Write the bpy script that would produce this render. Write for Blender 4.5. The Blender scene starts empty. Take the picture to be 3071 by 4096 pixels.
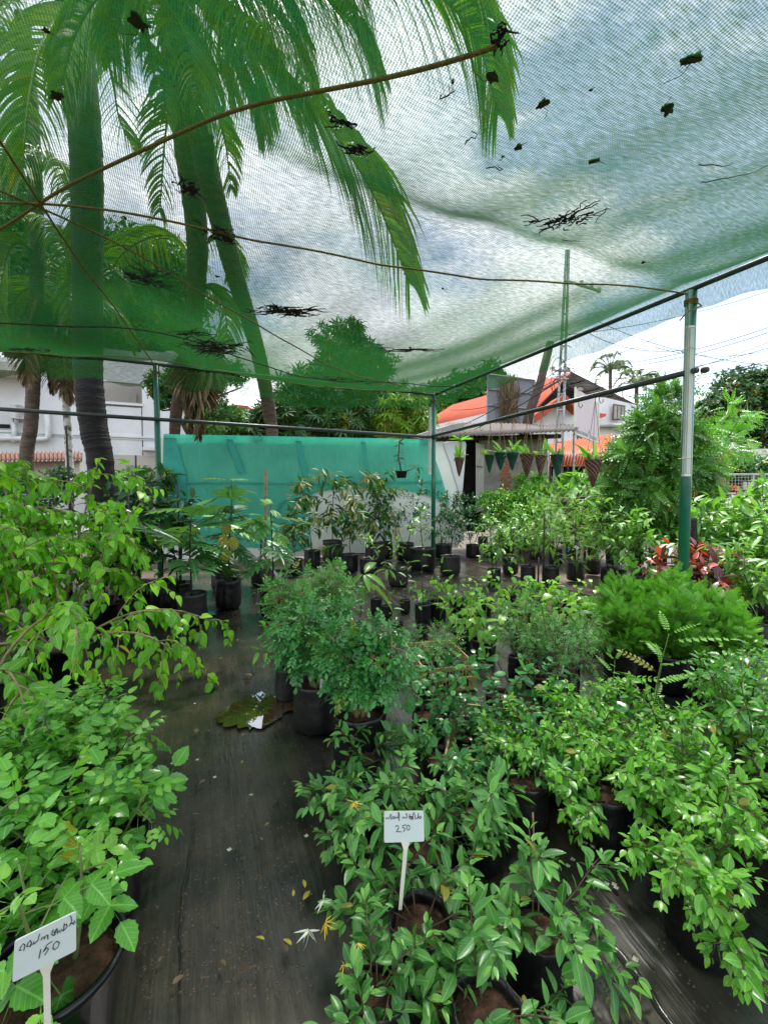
import bpy, math, random
import numpy as np
from mathutils import Vector, Matrix, Euler
R = math.radians
SC = bpy.context.scene
COL = SC.collection

# ------------------------------------------------------------------ camera, sky, sun, exposure
F_PX, CX, CY = 1785.0, 1535.5, 2048.0          # focal length and centre in pixels of the 3071x4096 photo
PITCH = R(2.5); CAM_H = 1.6
cd = bpy.data.cameras.new('camera'); cam = bpy.data.objects.new('camera', cd); COL.objects.link(cam)
cam.location = (0, 0, CAM_H); cam.rotation_euler = (R(90) - PITCH, 0, 0)
cd.sensor_fit = 'VERTICAL'; cd.sensor_height = 24; cd.sensor_width = 18; cd.lens = 24 * F_PX / 4096
cd.clip_end = 800; cd.clip_start = 0.05
SC.camera = cam
SC.view_settings.view_transform = 'Standard'; SC.view_settings.look = 'None'
SC.view_settings.exposure = 1.9; SC.view_settings.gamma = 1
SUN_EL, SUN_AZ = R(62), R(200)
w = bpy.data.worlds.new('World'); SC.world = w; w.use_nodes = True
nt = w.node_tree; nt.nodes.clear()
def wn(t, **k):
    n = nt.nodes.new(t)
    for a, b in k.items():
        if a.startswith('i_'): n.inputs[int(a[2:])].default_value = b
        else: setattr(n, a, b)
    return n
sky = wn('ShaderNodeTexSky', sky_type='NISHITA', sun_disc=False, sun_elevation=SUN_EL, sun_rotation=SUN_AZ, air_density=1.2, dust_density=1.0)
tc = wn('ShaderNodeTexCoord'); mp = wn('ShaderNodeMapping'); mp.inputs['Scale'].default_value = (1, 1, 2.2)
nz = wn('ShaderNodeTexNoise'); nz.inputs['Scale'].default_value = 2.3; nz.inputs['Detail'].default_value = 7; nz.inputs['Roughness'].default_value = .58
nz2 = wn('ShaderNodeTexNoise'); nz2.inputs['Scale'].default_value = 1.4; nz2.inputs['Detail'].default_value = 5
cr = wn('ShaderNodeValToRGB'); cr.color_ramp.elements[0].position = .43; cr.color_ramp.elements[1].position = .55
cr.color_ramp.elements[0].color = (.25, .25, .25, 1)
cc = wn('ShaderNodeValToRGB'); cc.color_ramp.elements[0].position = .3; cc.color_ramp.elements[0].color = (3.6, 4.1, 5.0, 1)
cc.color_ramp.elements[1].position = .7; cc.color_ramp.elements[1].color = (7.6, 7.6, 7.7, 1)
mx = wn('ShaderNodeMix', data_type='RGBA'); bg = wn('ShaderNodeBackground'); bg.inputs[1].default_value = .1
wo = wn('ShaderNodeOutputWorld'); L = nt.links.new
L(tc.outputs['Generated'], mp.inputs[0]); L(mp.outputs[0], nz.inputs['Vector']); L(mp.outputs[0], nz2.inputs['Vector'])
L(nz.outputs[0], cr.inputs[0]); L(nz2.outputs[0], cc.inputs[0]); L(cr.outputs[0], mx.inputs[0])
L(sky.outputs[0], mx.inputs[6]); L(cc.outputs[0], mx.inputs[7]); L(mx.outputs[2], bg.inputs[0]); L(bg.outputs[0], wo.inputs[0])
sd = bpy.data.lights.new('sun', 'SUN'); sd.energy = 2.0; sd.angle = R(11); sd.color = (1, .96, .9)
sun = bpy.data.objects.new('sun', sd); COL.objects.link(sun)
sun.rotation_euler = (R(90) - SUN_EL, 0, R(180) - SUN_AZ + R(180)); sun.location = (0, 0, 30)
cy = SC.cycles
cy.use_denoising = True; cy.max_bounces = 8; cy.transparent_max_bounces = 16; cy.diffuse_bounces = 3; cy.glossy_bounces = 2
cy.transmission_bounces = 4; cy.caustics_reflective = False; cy.caustics_refractive = False; cy.sample_clamp_indirect = 6

# ------------------------------------------------------------------ pixel -> point
def ray(px, py):
    x, z = (px - CX) / F_PX, -(py - CY) / F_PX
    return Vector((x, math.cos(PITCH) + z * math.sin(PITCH), -math.sin(PITCH) + z * math.cos(PITCH)))
def G(px, py, z=0.0):
    r = ray(px, py); t = (z - CAM_H) / r.z
    return Vector((r.x * t, r.y * t, z))
def D(px, py, d):
    r = ray(px, py); t = d / r.y
    return Vector((r.x * t, d, CAM_H + r.z * t))

# ------------------------------------------------------------------ materials
MATS = {}
def nodes(name):
    m = bpy.data.materials.new(name); m.use_nodes = True; m.node_tree.nodes.clear(); MATS[name] = m
    return m, m.node_tree
def N_(t, typ, **k):
    n = t.nodes.new(typ)
    for a, b in k.items():
        if a[0] == '_': n.inputs[a[1:].replace('_', ' ')].default_value = b
        else: setattr(n, a, b)
    return n
def rgb(c): return (c[0], c[1], c[2], 1)
def mat(name, c1, c2=None, scale=6, rough=.6, bump=0, metallic=0, stretch=(1, 1, 1), rough2=None, detail=5, spec=.5, coat=0, lo=.35, hi=.65, bscale=None, spots=None):
    m, t = nodes(name)
    o = N_(t, 'ShaderNodeOutputMaterial'); p = N_(t, 'ShaderNodeBsdfPrincipled', _Roughness=rough, _Metallic=metallic)
    p.inputs['Specular IOR Level'].default_value = spec; p.inputs['Coat Weight'].default_value = coat; p.inputs['Coat Roughness'].default_value = .15
    t.links.new(p.outputs[0], o.inputs[0])
    tc = N_(t, 'ShaderNodeTexCoord'); mp = N_(t, 'ShaderNodeMapping'); mp.inputs['Scale'].default_value = stretch
    t.links.new(tc.outputs['Object'], mp.inputs[0])
    nz = N_(t, 'ShaderNodeTexNoise', _Scale=scale, _Detail=detail, _Roughness=.6); t.links.new(mp.outputs[0], nz.inputs['Vector'])
    if c2 is None: c2 = tuple(x * .8 for x in c1)
    r = N_(t, 'ShaderNodeValToRGB'); e = r.color_ramp.elements
    e[0].position = lo; e[0].color = rgb(c2); e[1].position = hi; e[1].color = rgb(c1)
    t.links.new(nz.outputs[0], r.inputs[0]); col = r.outputs[0]
    if spots:
        sc_, sp, colr = spots
        n2 = N_(t, 'ShaderNodeTexNoise', _Scale=sc_, _Detail=6, _Roughness=.7); t.links.new(mp.outputs[0], n2.inputs['Vector'])
        r2 = N_(t, 'ShaderNodeValToRGB'); r2.color_ramp.elements[0].position = sp; r2.color_ramp.elements[1].position = sp + .1
        t.links.new(n2.outputs[0], r2.inputs[0])
        mxx = N_(t, 'ShaderNodeMix', data_type='RGBA'); t.links.new(r2.outputs[0], mxx.inputs[0]); t.links.new(col, mxx.inputs[6]); mxx.inputs[7].default_value = rgb(colr)
        col = mxx.outputs[2]
    t.links.new(col, p.inputs['Base Color'])
    if rough2 is not None:
        mr = N_(t, 'ShaderNodeMapRange'); mr.inputs[1].default_value = lo; mr.inputs[2].default_value = hi
        mr.inputs[3].default_value = rough2; mr.inputs[4].default_value = rough
        t.links.new(nz.outputs[0], mr.inputs[0]); t.links.new(mr.outputs[0], p.inputs['Roughness'])
    if bump:
        n3 = N_(t, 'ShaderNodeTexNoise', _Scale=bscale or scale * 3, _Detail=4); t.links.new(mp.outputs[0], n3.inputs['Vector'])
        b = N_(t, 'ShaderNodeBump', _Strength=bump, _Distance=.02); t.links.new(n3.outputs[0], b.inputs['Height']); t.links.new(b.outputs[0], p.inputs['Normal'])
    return m
def leafmat(name, c1, c2, rough=.35, trans=.32, vein=.35, young=None, side=8, spec=.5):
    trans *= .85
    """c1 dark, c2 light, chosen per leaf by the tint attribute; pale midrib and side veins from the leaf's own UV"""
    m, t = nodes(name); k = t.links.new
    o = N_(t, 'ShaderNodeOutputMaterial'); p = N_(t, 'ShaderNodeBsdfPrincipled', _Roughness=rough); p.inputs['Specular IOR Level'].default_value = spec
    tr = N_(t, 'ShaderNodeBsdfTranslucent'); ms = N_(t, 'ShaderNodeMixShader', _Fac=trans)
    at = N_(t, 'ShaderNodeAttribute', attribute_name='tint')
    r = N_(t, 'ShaderNodeValToRGB'); e = r.color_ramp.elements; e[0].color = (.32, .26, .03, 1); e[0].position = .015; e[1].color = rgb(c2); e[1].position = .8; z = e.new(.06); z.color = rgb(c1)
    if young: z = e.new(1.0); z.color = rgb(young)
    k(at.outputs['Fac'], r.inputs[0]); col = r.outputs[0]
    tco = N_(t, 'ShaderNodeTexCoord'); nzz = N_(t, 'ShaderNodeTexNoise', _Scale=28, _Detail=4, _Roughness=.7); k(tco.outputs['Object'], nzz.inputs['Vector'])
    rz_ = N_(t, 'ShaderNodeValToRGB'); rz_.color_ramp.elements[0].position = .3; rz_.color_ramp.elements[0].color = (.72, .8, .7, 1); rz_.color_ramp.elements[1].position = .62; rz_.color_ramp.elements[1].color = (1.0, 1.0, 1.0, 1)
    k(nzz.outputs[0], rz_.inputs[0]); mq = N_(t, 'ShaderNodeMix', data_type='RGBA', blend_type='MULTIPLY'); mq.inputs[0].default_value = 1; k(col, mq.inputs[6]); k(rz_.outputs[0], mq.inputs[7]); col = mq.outputs[2]
    uv = N_(t, 'ShaderNodeUVMap'); sp = N_(t, 'ShaderNodeSeparateXYZ'); k(uv.outputs[0], sp.inputs[0])
    def M(op, a, b=None, c=None):
        n = N_(t, 'ShaderNodeMath', operation=op)
        for i, v in enumerate((a, b, c)):
            if v is None: continue
            if isinstance(v, (int, float)): n.inputs[i].default_value = v
            else: k(v, n.inputs[i])
        return n.outputs[0]
    au = M('ABSOLUTE', M('SUBTRACT', sp.outputs[0], .5))
    mid = M('LESS_THAN', au, .035)
    sv = M('GREATER_THAN', M('SINE', M('MULTIPLY', M('SUBTRACT', sp.outputs[1], M('MULTIPLY', au, .7)), side * 6.28)), .86)
    v = M('MAXIMUM', mid, M('MULTIPLY', sv, .5))
    mx = N_(t, 'ShaderNodeMix', data_type='RGBA'); k(M('MULTIPLY', v, vein), mx.inputs[0]); k(col, mx.inputs[6])
    mx.inputs[7].default_value = rgb([min(1, c * 1.5 + .06) for c in c2])
    k(mx.outputs[2], p.inputs['Base Color'])
    g = N_(t, 'ShaderNodeMix', data_type='RGBA', blend_type='MULTIPLY'); g.inputs[0].default_value = 1; k(mx.outputs[2], g.inputs[6]); g.inputs[7].default_value = (1.7, 1.75, .9, 1)
    k(g.outputs[2], tr.inputs[0]); k(p.outputs[0], ms.inputs[1]); k(tr.outputs[0], ms.inputs[2]); k(ms.outputs[0], o.inputs[0])
    b = N_(t, 'ShaderNodeBump', _Strength=.25, _Distance=.004); k(v, b.inputs['Height']); k(b.outputs[0], p.inputs['Normal'])
    return m
GL = {}
GL['lime'] = leafmat('leaf_lime', (.10, .32, .02), (.22, .56, .03), .34, .36, young=(.34, .66, .04))
GL['china'] = leafmat('leaf_serrate', (.045, .2, .03), (.17, .47, .05), .2, .28, side=6, young=(.24, .5, .07))
GL['murr'] = leafmat('leaf_small_glossy', (.025, .14, .035), (.09, .34, .075), .2, .2, .15, young=(.13, .34, .06))
GL['honey'] = leafmat('leaf_lance_soft', (.045, .17, .035), (.15, .39, .075), .3, .24, .5, young=(.2, .44, .07))
GL['jas'] = leafmat('leaf_ovate_bright', (.07, .25, .025), (.22, .54, .05), .26, .3, young=(.26, .52, .08))
GL['betel'] = leafmat('leaf_heart_striped', (.05, .2, .03), (.2, .46, .05), .3, .32, .5, side=4, young=(.32, .58, .07))
GL['bread'] = leafmat('leaf_lobed', (.03, .14, .03), (.08, .26, .06), .3, .22, .9, young=(.2, .42, .06))
GL['dark'] = leafmat('leaf_large_dark', (.012, .055, .02), (.03, .12, .04), .2, .15)
GL['mango'] = leafmat('leaf_sapling', (.015, .08, .018), (.05, .18, .035), .48, .22, young=(.22, .2, .04), spec=.25)
GL['fresh'] = leafmat('leaf_fresh', (.07, .20, .03), (.19, .42, .06), .34, .32, young=(.3, .52, .1))
GL['citrus'] = leafmat('leaf_citrus', (.012, .07, .02), (.045, .18, .035), .45, .2, .2, spec=.3)
GL['fine'] = leafmat('leaf_fine', (.05, .2, .035), (.15, .42, .08), .34, .28, .1)
GL['fern'] = leafmat('leaf_feathery', (.09, .26, .03), (.24, .48, .06), .4, .34, .1)
GL['thuja'] = leafmat('leaf_scaly', (.025, .13, .008), (.15, .42, .03), .5, .25, 0)
GL['young'] = leafmat('leaf_young_tree', (.03, .13, .02), (.15, .36, .05), .36, .25, .1)
GL['red'] = leafmat('leaf_red', (.05, .015, .02), (.16, .03, .03), .3, .2, .3, young=(.55, .08, .03))
GL['cacao'] = leafmat('leaf_long_drooping', (.07, .20, .025), (.17, .36, .05), .3, .35, .6, side=10)
GL['treed'] = leafmat('leaf_tree_dark', (.02, .07, .012), (.055, .15, .03), .38, .2, 0, young=(.16, .26, .06))
GL['treel'] = leafmat('leaf_tree_light', (.10, .22, .02), (.28, .44, .04), .42, .3, 0)
GL['treem'] = leafmat('leaf_tree_mid', (.03, .12, .02), (.10, .27, .05), .4, .25, 0, young=(.22, .4, .08))
GL['palm'] = leafmat('leaf_palm', (.07, .15, .006), (.2, .36, .015), .4, .3, 0)
GL['farpalm'] = leafmat('leaf_far_palm', (.05, .10, .03), (.12, .2, .05), .5, .2, 0)
GL['dry'] = leafmat('leaf_dry', (.06, .035, .015), (.22, .15, .07), .7, .15, 0)
GL['yellow'] = leafmat('leaf_yellow', (.45, .33, .03), (.6, .52, .06), .45, .25, .3)
GL['petal'] = leafmat('petal_white', (.65, .62, .5), (.85, .85, .75), .5, .3, 0)
GL['gold'] = leafmat('petal_gold', (.7, .42, .04), (.8, .62, .12), .5, .3, 0)
GL['orange'] = leafmat('petal_orange', (.7, .06, .01), (.85, .16, .02), .5, .3, 0)
mat('bark_palm', (.12, .085, .055), (.035, .025, .018), 5, .85, .8, stretch=(1, 1, 4), spots=(3, .62, (.22, .2, .16)))
mat('bark_dark', (.016, .013, .011), (.006, .005, .005), 6, .8, .9, stretch=(.6, .6, 3))
mat('bark_lichen', (.5, .5, .46), (.12, .09, .06), 9, .85, .5, lo=.42, hi=.5)
mat('bark_brown', (.16, .11, .07), (.06, .04, .025), 12, .8, .5)
mat('stem_green', (.12, .2, .04), (.16, .16, .05), 12, .5)
mat('stem_brown', (.15, .095, .05), (.07, .04, .025), 20, .65, .3)
mat('stem_pale', (.32, .24, .13), (.17, .12, .06), 20, .65, .3)
mat('stem_dark', (.03, .02, .015), (.015, .01, .01), 20, .65)
mat('bag_black', (.004, .004, .0045), (.008, .008, .008), 6, .3, .5, bscale=16, rough2=.5)
mat('bag_dusty', (.007, .007, .008), (.022, .02, .018), 5, .4, .4, bscale=20, lo=.45, hi=.7)
mat('tub_black', (.006, .007, .0075), (.004, .004, .005), 4, .3, .15)
mat('soil', (.14, .062, .03), (.05, .024, .013), 22, .85, 1.0, bscale=60, spots=(30, .66, (.22, .12, .06)))
mat('paint_green', (.008, .16, .09), (.006, .11, .065), 4, .3, .05, coat=.3)
mat('pipe_dark', (.035, .05, .045), (.02, .028, .026), 6, .38, .2)
mat('pipe_frame', (.05, .075, .08), (.03, .045, .045), 5, .4)
mat('white_plastic', (.78, .8, .78), (.7, .73, .7), 3, .35)
mat('tube_plastic', (.62, .68, .6), (.5, .56, .5), 3, .3)
mat('tag_plastic', (.62, .68, .64), (.57, .63, .6), 3, .45)
mat('tag_stick', (.72, .7, .6), (.62, .58, .45), 5, .4)
mat('ink', (.02, .015, .02), None, 3, .5)
mat('rope_yellow', (.30, .24, .04), (.12, .10, .03), 60, .7, .5)
mat('rope_dark', (.03, .035, .025), (.015, .015, .012), 60, .8)
mat('rope_tan', (.42, .33, .17), (.3, .22, .1), 60, .8)
mat('debris', (.012, .01, .01), (.03, .024, .016), 30, .85)
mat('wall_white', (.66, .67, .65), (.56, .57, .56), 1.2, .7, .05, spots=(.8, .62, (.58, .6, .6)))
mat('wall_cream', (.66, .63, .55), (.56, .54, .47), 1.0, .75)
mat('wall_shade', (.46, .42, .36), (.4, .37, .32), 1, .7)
mat('roof_red', (.40, .09, .05), (.33, .075, .045), 1.5, .9, .1, spec=.1)
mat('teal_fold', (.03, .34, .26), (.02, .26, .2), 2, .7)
mat('roof_orange', (.5, .085, .012), (.4, .065, .012), 1.2, .45)
mat('roof_tile', (.22, .10, .05), (.13, .06, .04), 6, .7, .4)
mat('roof_grey', (.30, .29, .26), (.2, .19, .17), 2, .6)
mat('roof_rust', (.11, .085, .07), (.06, .045, .035), 3, .7, .2, stretch=(1, 4, 1))
mat('board_grey', (.20, .21, .24), (.15, .16, .18), 1.5, .5)
mat('root_dry', (.20, .14, .07), (.12, .08, .04), 10, .9, .6, stretch=(1, 1, .3))
mat('metal_pole', (.42, .42, .40), (.3, .3, .29), 6, .45, metallic=.4)
mat('wood_dark', (.075, .05, .032), (.04, .026, .018), 5, .8, .5, stretch=(3, 3, .5))
mat('block_wall', (.30, .27, .23), (.19, .17, .14), 3, .9, .4, spots=(2.2, .6, (.1, .09, .07)))
mat('brick', (.40, .12, .05), (.28, .08, .04), 14, .85, .5)
mat('door_metal', (.48, .46, .42), (.38, .35, .3), 3, .5, spots=(6, .68, (.3, .16, .08)))
mat('inside_shade', (.006, .006, .006), None, 3, .9)  # near-black that stands for unlit interiors
mat('sheet_white', (.78, .80, .72), (.68, .72, .63), 1.2, .5, .2, bscale=2)
mat('sign_pink', (.56, .44, .47), (.5, .42, .43), 1.2, .5)
mat('sign_frame', (.62, .64, .45), None, 4, .5)
mat('sign_text', (.35, .38, .36), (.25, .28, .27), 30, .6)
mat('frame_grey', (.28, .27, .26), None, 6, .5)
mat('glass_dark', (.05, .055, .06), None, 2, .1)
mat('moss_wall', (.16, .13, .09), (.05, .045, .03), 3, .95, .8, spots=(2, .6, (.06, .10, .02)))
mat('crate_yellow', (.55, .48, .20), (.45, .38, .15), 5, .4)
mat('net_basket_green', (.006, .09, .055), (.004, .05, .03), 9, .5)
mat('net_basket_brown', (.15, .06, .045), (.08, .03, .025), 9, .6)
mat('cord_light', (.5, .36, .28), None, 9, .6)
mat('road', (.13, .12, .11), (.09, .085, .08), 2, .8, .2)
mat('red_paint', (.6, .05, .03), None, 4, .5)
mat('blue_plastic', (.02, .12, .45), None, 4, .4)
mat('blue_tape', (.10, .40, .55), None, 4, .4)
mat('ac_white', (.62, .63, .60), None, 4, .5)
mat('fruit_green', (.05, .16, .02), (.03, .11, .015), 6, .35)
mat('earth', (.12, .075, .048), (.06, .045, .032), 1.1, .7, .6, rough2=.35, bscale=8, spots=(.7, .58, (.07, .10, .03)))

# ------------------------------------------------------------------ mesh building
class MB:
    def __init__(s): s.v = []; s.f = []; s.m = []; s.mats = []; s.mi = 0
    def use(s, name):
        if name not in s.mats: s.mats.append(name)
        s.mi = s.mats.index(name); return s
    def add(s, v, f):
        n = len(s.v); s.v.extend([tuple(p) for p in v]); s.f.extend([tuple(i + n for i in q) for q in f]); s.m.extend([s.mi] * len(f)); return s
    def box(s, x0, x1, y0, y1, z0, z1, M=None):
        v = [Vector((x, y, z)) for x in (x0, x1) for y in (y0, y1) for z in (z0, z1)]
        if M is not None: v = [M @ p for p in v]
        return s.add(v, [(0, 1, 3, 2), (4, 6, 7, 5), (0, 4, 5, 1), (2, 3, 7, 6), (0, 2, 6, 4), (1, 5, 7, 3)])
    def tube(s, pts, r, sides=6, cap=True):
        pts = [Vector(p) for p in pts]; n = len(pts)
        if n < 2: return s
        rr = r if isinstance(r, (list, tuple)) else [r] * n
        if len(rr) == 2 and n > 2: rr = [rr[0] + (rr[1] - rr[0]) * i / (n - 1) for i in range(n)]
        v = []; u = None
        for i, p in enumerate(pts):
            d = (pts[min(i + 1, n - 1)] - pts[max(i - 1, 0)])
            d = d.normalized() if d.length > 1e-9 else Vector((0, 0, 1))
            if u is None: u = d.orthogonal().normalized()
            else:
                u = u - d * u.dot(d); u = u.normalized() if u.length > 1e-6 else d.orthogonal().normalized()
            b = d.cross(u)
            for k in range(sides):
                a = 2 * math.pi * k / sides; v.append(p + (u * math.cos(a) + b * math.sin(a)) * rr[i])
        f = [(i * sides + k, i * sides + (k + 1) % sides, (i + 1) * sides + (k + 1) % sides, (i + 1) * sides + k) for i in range(n - 1) for k in range(sides)]
        if cap: f += [tuple(range(sides - 1, -1, -1)), tuple((n - 1) * sides + k for k in range(sides))]
        return s.add(v, f)
    def lathe(s, prof, c=(0, 0, 0), n=24, jit=None):
        v = []
        for (r, z) in prof:
            for k in range(n):
                a = 2 * math.pi * k / n; q = jit(a, z) if jit else 1
                v.append((c[0] + r * q * math.cos(a), c[1] + r * q * math.sin(a), c[2] + z))
        m = len(prof)
        return s.add(v, [(i * n + k, i * n + (k + 1) % n, (i + 1) * n + (k + 1) % n, (i + 1) * n + k) for i in range(m - 1) for k in range(n)])
    def prism(s, poly, thick):          # poly: 3D points in order; thick: Vector offset
        n = len(poly); t = Vector(thick); v = [Vector(p) for p in poly] + [Vector(p) + t for p in poly]
        return s.add(v, [tuple(range(n)), tuple(range(2 * n - 1, n - 1, -1))] + [(i, i + n, (i + 1) % n + n, (i + 1) % n) for i in range(n)])
    def grid(s, fn, nu, nv):
        v = [fn(i / nu, j / nv) for j in range(nv + 1) for i in range(nu + 1)]
        return s.add(v, [(j * (nu + 1) + i, j * (nu + 1) + i + 1, (j + 1) * (nu + 1) + i + 1, (j + 1) * (nu + 1) + i) for j in range(nv) for i in range(nu)])
    def build(s, name, parent=None, smooth=False, loc=None):
        me = bpy.data.meshes.new(name); me.from_pydata(s.v, [], s.f)
        for m in s.mats: me.materials.append(MATS[m])
        me.polygons.foreach_set('material_index', s.m)
        if smooth: me.polygons.foreach_set('use_smooth', [True] * len(s.f))
        me.update(); o = bpy.data.objects.new(name, me); COL.objects.link(o)
        if parent is not None: o.parent = parent
        if loc is not None: o.location = loc
        return o
def mb(m): return MB().use(m)
def tag(o, label=None, cat=None, group=None, kind=None):
    if label: o['label'] = label
    if cat: o['category'] = cat
    if group: o['group'] = group
    if kind: o['kind'] = kind
    return o
def empty(name, loc=(0, 0, 0), rz=0, label=None, cat=None, group=None):
    o = bpy.data.objects.new(name, None); COL.objects.link(o); o.location = loc; o.rotation_euler = (0, 0, rz); o.empty_display_size = .1
    return tag(o, label, cat, group)

# ------------------------------------------------------------------ leaves
def prof(kind, t):
    if kind == 'ovate': w = math.sin(math.pi * t ** .75) ** .9
    elif kind == 'heart': w = (math.sin(math.pi * min(1, t * .93 + .07) ** .6)) ** .8 if t < .98 else 0
    elif kind == 'lance': w = math.sin(math.pi * t ** .85) ** .75
    elif kind == 'obov': w = math.sin(math.pi * t ** 1.35) ** .7
    elif kind == 'round': w = math.sqrt(max(0, 1 - (2 * t - 1) ** 2))
    elif kind == 'strip': w = min(1, t * 8) * (1 - t) ** .6
    elif kind == 'serr': w = math.sin(math.pi * t ** .75) ** .8
    return max(w, .02)
def T_leaf(kind, n=5, fold=.22, droop=.14, jag=0, wave=0):
    v = []; uv = []
    for i in range(n + 1):
        t = i / n; wd = prof(kind, t) * .5
        if jag and 0 < i < n: wd *= 1 + (jag if i % 2 else -jag)
        z = -droop * t * t; e = fold * wd * .6 + (wave * math.sin(i * 2.4) if wave else 0)
        v += [(-wd, t, z + e), (0, t, z), (wd, t, z + (fold * wd * .6 - (wave * math.sin(i * 2.4) if wave else 0)))]
        uv += [(.5 - wd, t), (.5, t), (.5 + wd, t)]
    f = []
    for i in range(n):
        a = i * 3; f += [(a, a + 1, a + 4, a + 3), (a + 1, a + 2, a + 5, a + 4)]
    return (np.array(v), np.array(f), np.array(uv))
def compose(items, rach=None):
    V = []; F = []; U = []; n = 0
    for (tp, pos, ang, ln, wd, pitch) in items:
        v = tp[0] * np.array([wd, ln, ln]); ca, sa = math.cos(pitch), math.sin(pitch)
        y = v[:, 1] * ca - v[:, 2] * sa; z = v[:, 1] * sa + v[:, 2] * ca; x = v[:, 0]
        c, s_ = math.cos(ang), math.sin(ang)
        q = np.stack([x * c + y * s_ + pos[0], -x * s_ + y * c + pos[1], z + pos[2]], 1)
        V.append(q); F.append(tp[1] + n); U.append(tp[2]); n += len(q)
    return (np.concatenate(V), np.concatenate(F), np.concatenate(U))
def pinnate(tp, pairs, ll, lw, ang=R(60), droop=.12, start=.25, taper=.5, term=True, lp=-.15):
    it = [(T_leaf('strip', 3, 0, droop), (0, 0, 0), 0, 1, .025, 0)]
    for i in range(pairs):
        t = start + (1 - start) * i / pairs; z = -droop * t * t
        s = 1 - taper * abs(2 * (i / pairs) - .8)
        for sg in (-1, 1): it.append((tp, (0, t, z + .004), sg * ang, ll * s, lw * s, lp))
    if term: it.append((tp, (0, .97, -droop), 0, ll, lw, -.25))
    return compose(it)
lf2 = {k: T_leaf(k, 2, .15, .1) for k in ('ovate', 'lance', 'obov')}
TP = {
 'ovate': T_leaf('ovate', 6), 'ovate3': T_leaf('ovate', 3), 'lance': T_leaf('lance', 6, .3, .12), 'lance3': T_leaf('lance', 3, .3, .18),
 'heart': T_leaf('heart', 6, .2, .22), 'serr': T_leaf('serr', 11, .2, .18, jag=.07), 'round': T_leaf('round', 5, .15, .1),
 'long': T_leaf('lance', 8, .25, .35, wave=.012), 'obov': T_leaf('obov', 4, .15, .1), 'strip': T_leaf('strip', 4, .1, .3),
 'betel': T_leaf('heart', 6, .12, .3), 'petal': T_leaf('round', 3, .3, -.1),
}
TP['murr'] = pinnate(T_leaf('obov', 3, .15, .08), 3, .42, .24, R(55), .08, .22, .3)
TP['fine'] = pinnate(lf2['ovate'], 3, .4, .17, R(50), .1, .2, .2)
TP['pinn'] = pinnate(lf2['ovate'], 7, .2, .11, R(65), .2, .15, .3)
TP['feather'] = pinnate(T_leaf('lance', 2, .1, .05), 12, .2, .05, R(62), .18, .08, .4)
TP['tri'] = pinnate(TP['serr'], 2, .42, .3, R(62), .1, .36, .1, lp=-.25)
def bread(n=7):
    lob = T_leaf('lance', 5, .12, .16); n = 5; it = [(T_leaf('lance', 6, .1, .2), (0, 0, 0), 0, 1.0, .13, 0)]
    for i in range(n):
        t = .12 + .7 * i / n; ln = .5 * (1 - .7 * abs(i / n - .35)) ; z = -.2 * t * t
        for sg in (-1, 1): it.append((lob, (sg * .02, t, z - .002), sg * R(52 - i * 3), ln, .12, .05))
    return compose(it)
TP['bread'] = bread()
spk = T_leaf('strip', 2, 0, .0)
TP['spray'] = compose([(spk, (0, 0, 0), 0, 1, .1, 0)] + [(spk, (0, .1 + .1 * i, 0), sg * R(40 + (5 * i) % 9), .5 - .045 * i, .1, sg * .12 * (i % 3 - 1)) for i in range(8) for sg in (-1, 1)])
TP['rosette'] = compose([(T_leaf('lance', 3, .2, .35), (0, 0, 0), R(a), l_, .2, p_) for a, l_, p_ in ((0, 1, .35), (45, .9, .1), (95, .95, -.1), (140, .85, 0), (185, 1, .1), (230, .9, -.2), (275, .95, .1), (320, .9, 0))])
TP['tuft'] = compose([(T_leaf('ovate', 2, .2, .2), (.25 * math.cos(a), .25 * math.sin(a), .1 * math.sin(3 * a)), a * 1.7, .6, .3, .3 * math.sin(a * 2)) for a in (0, 1.1, 2.2, 3.1, 4.2, 5.2)])

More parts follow.
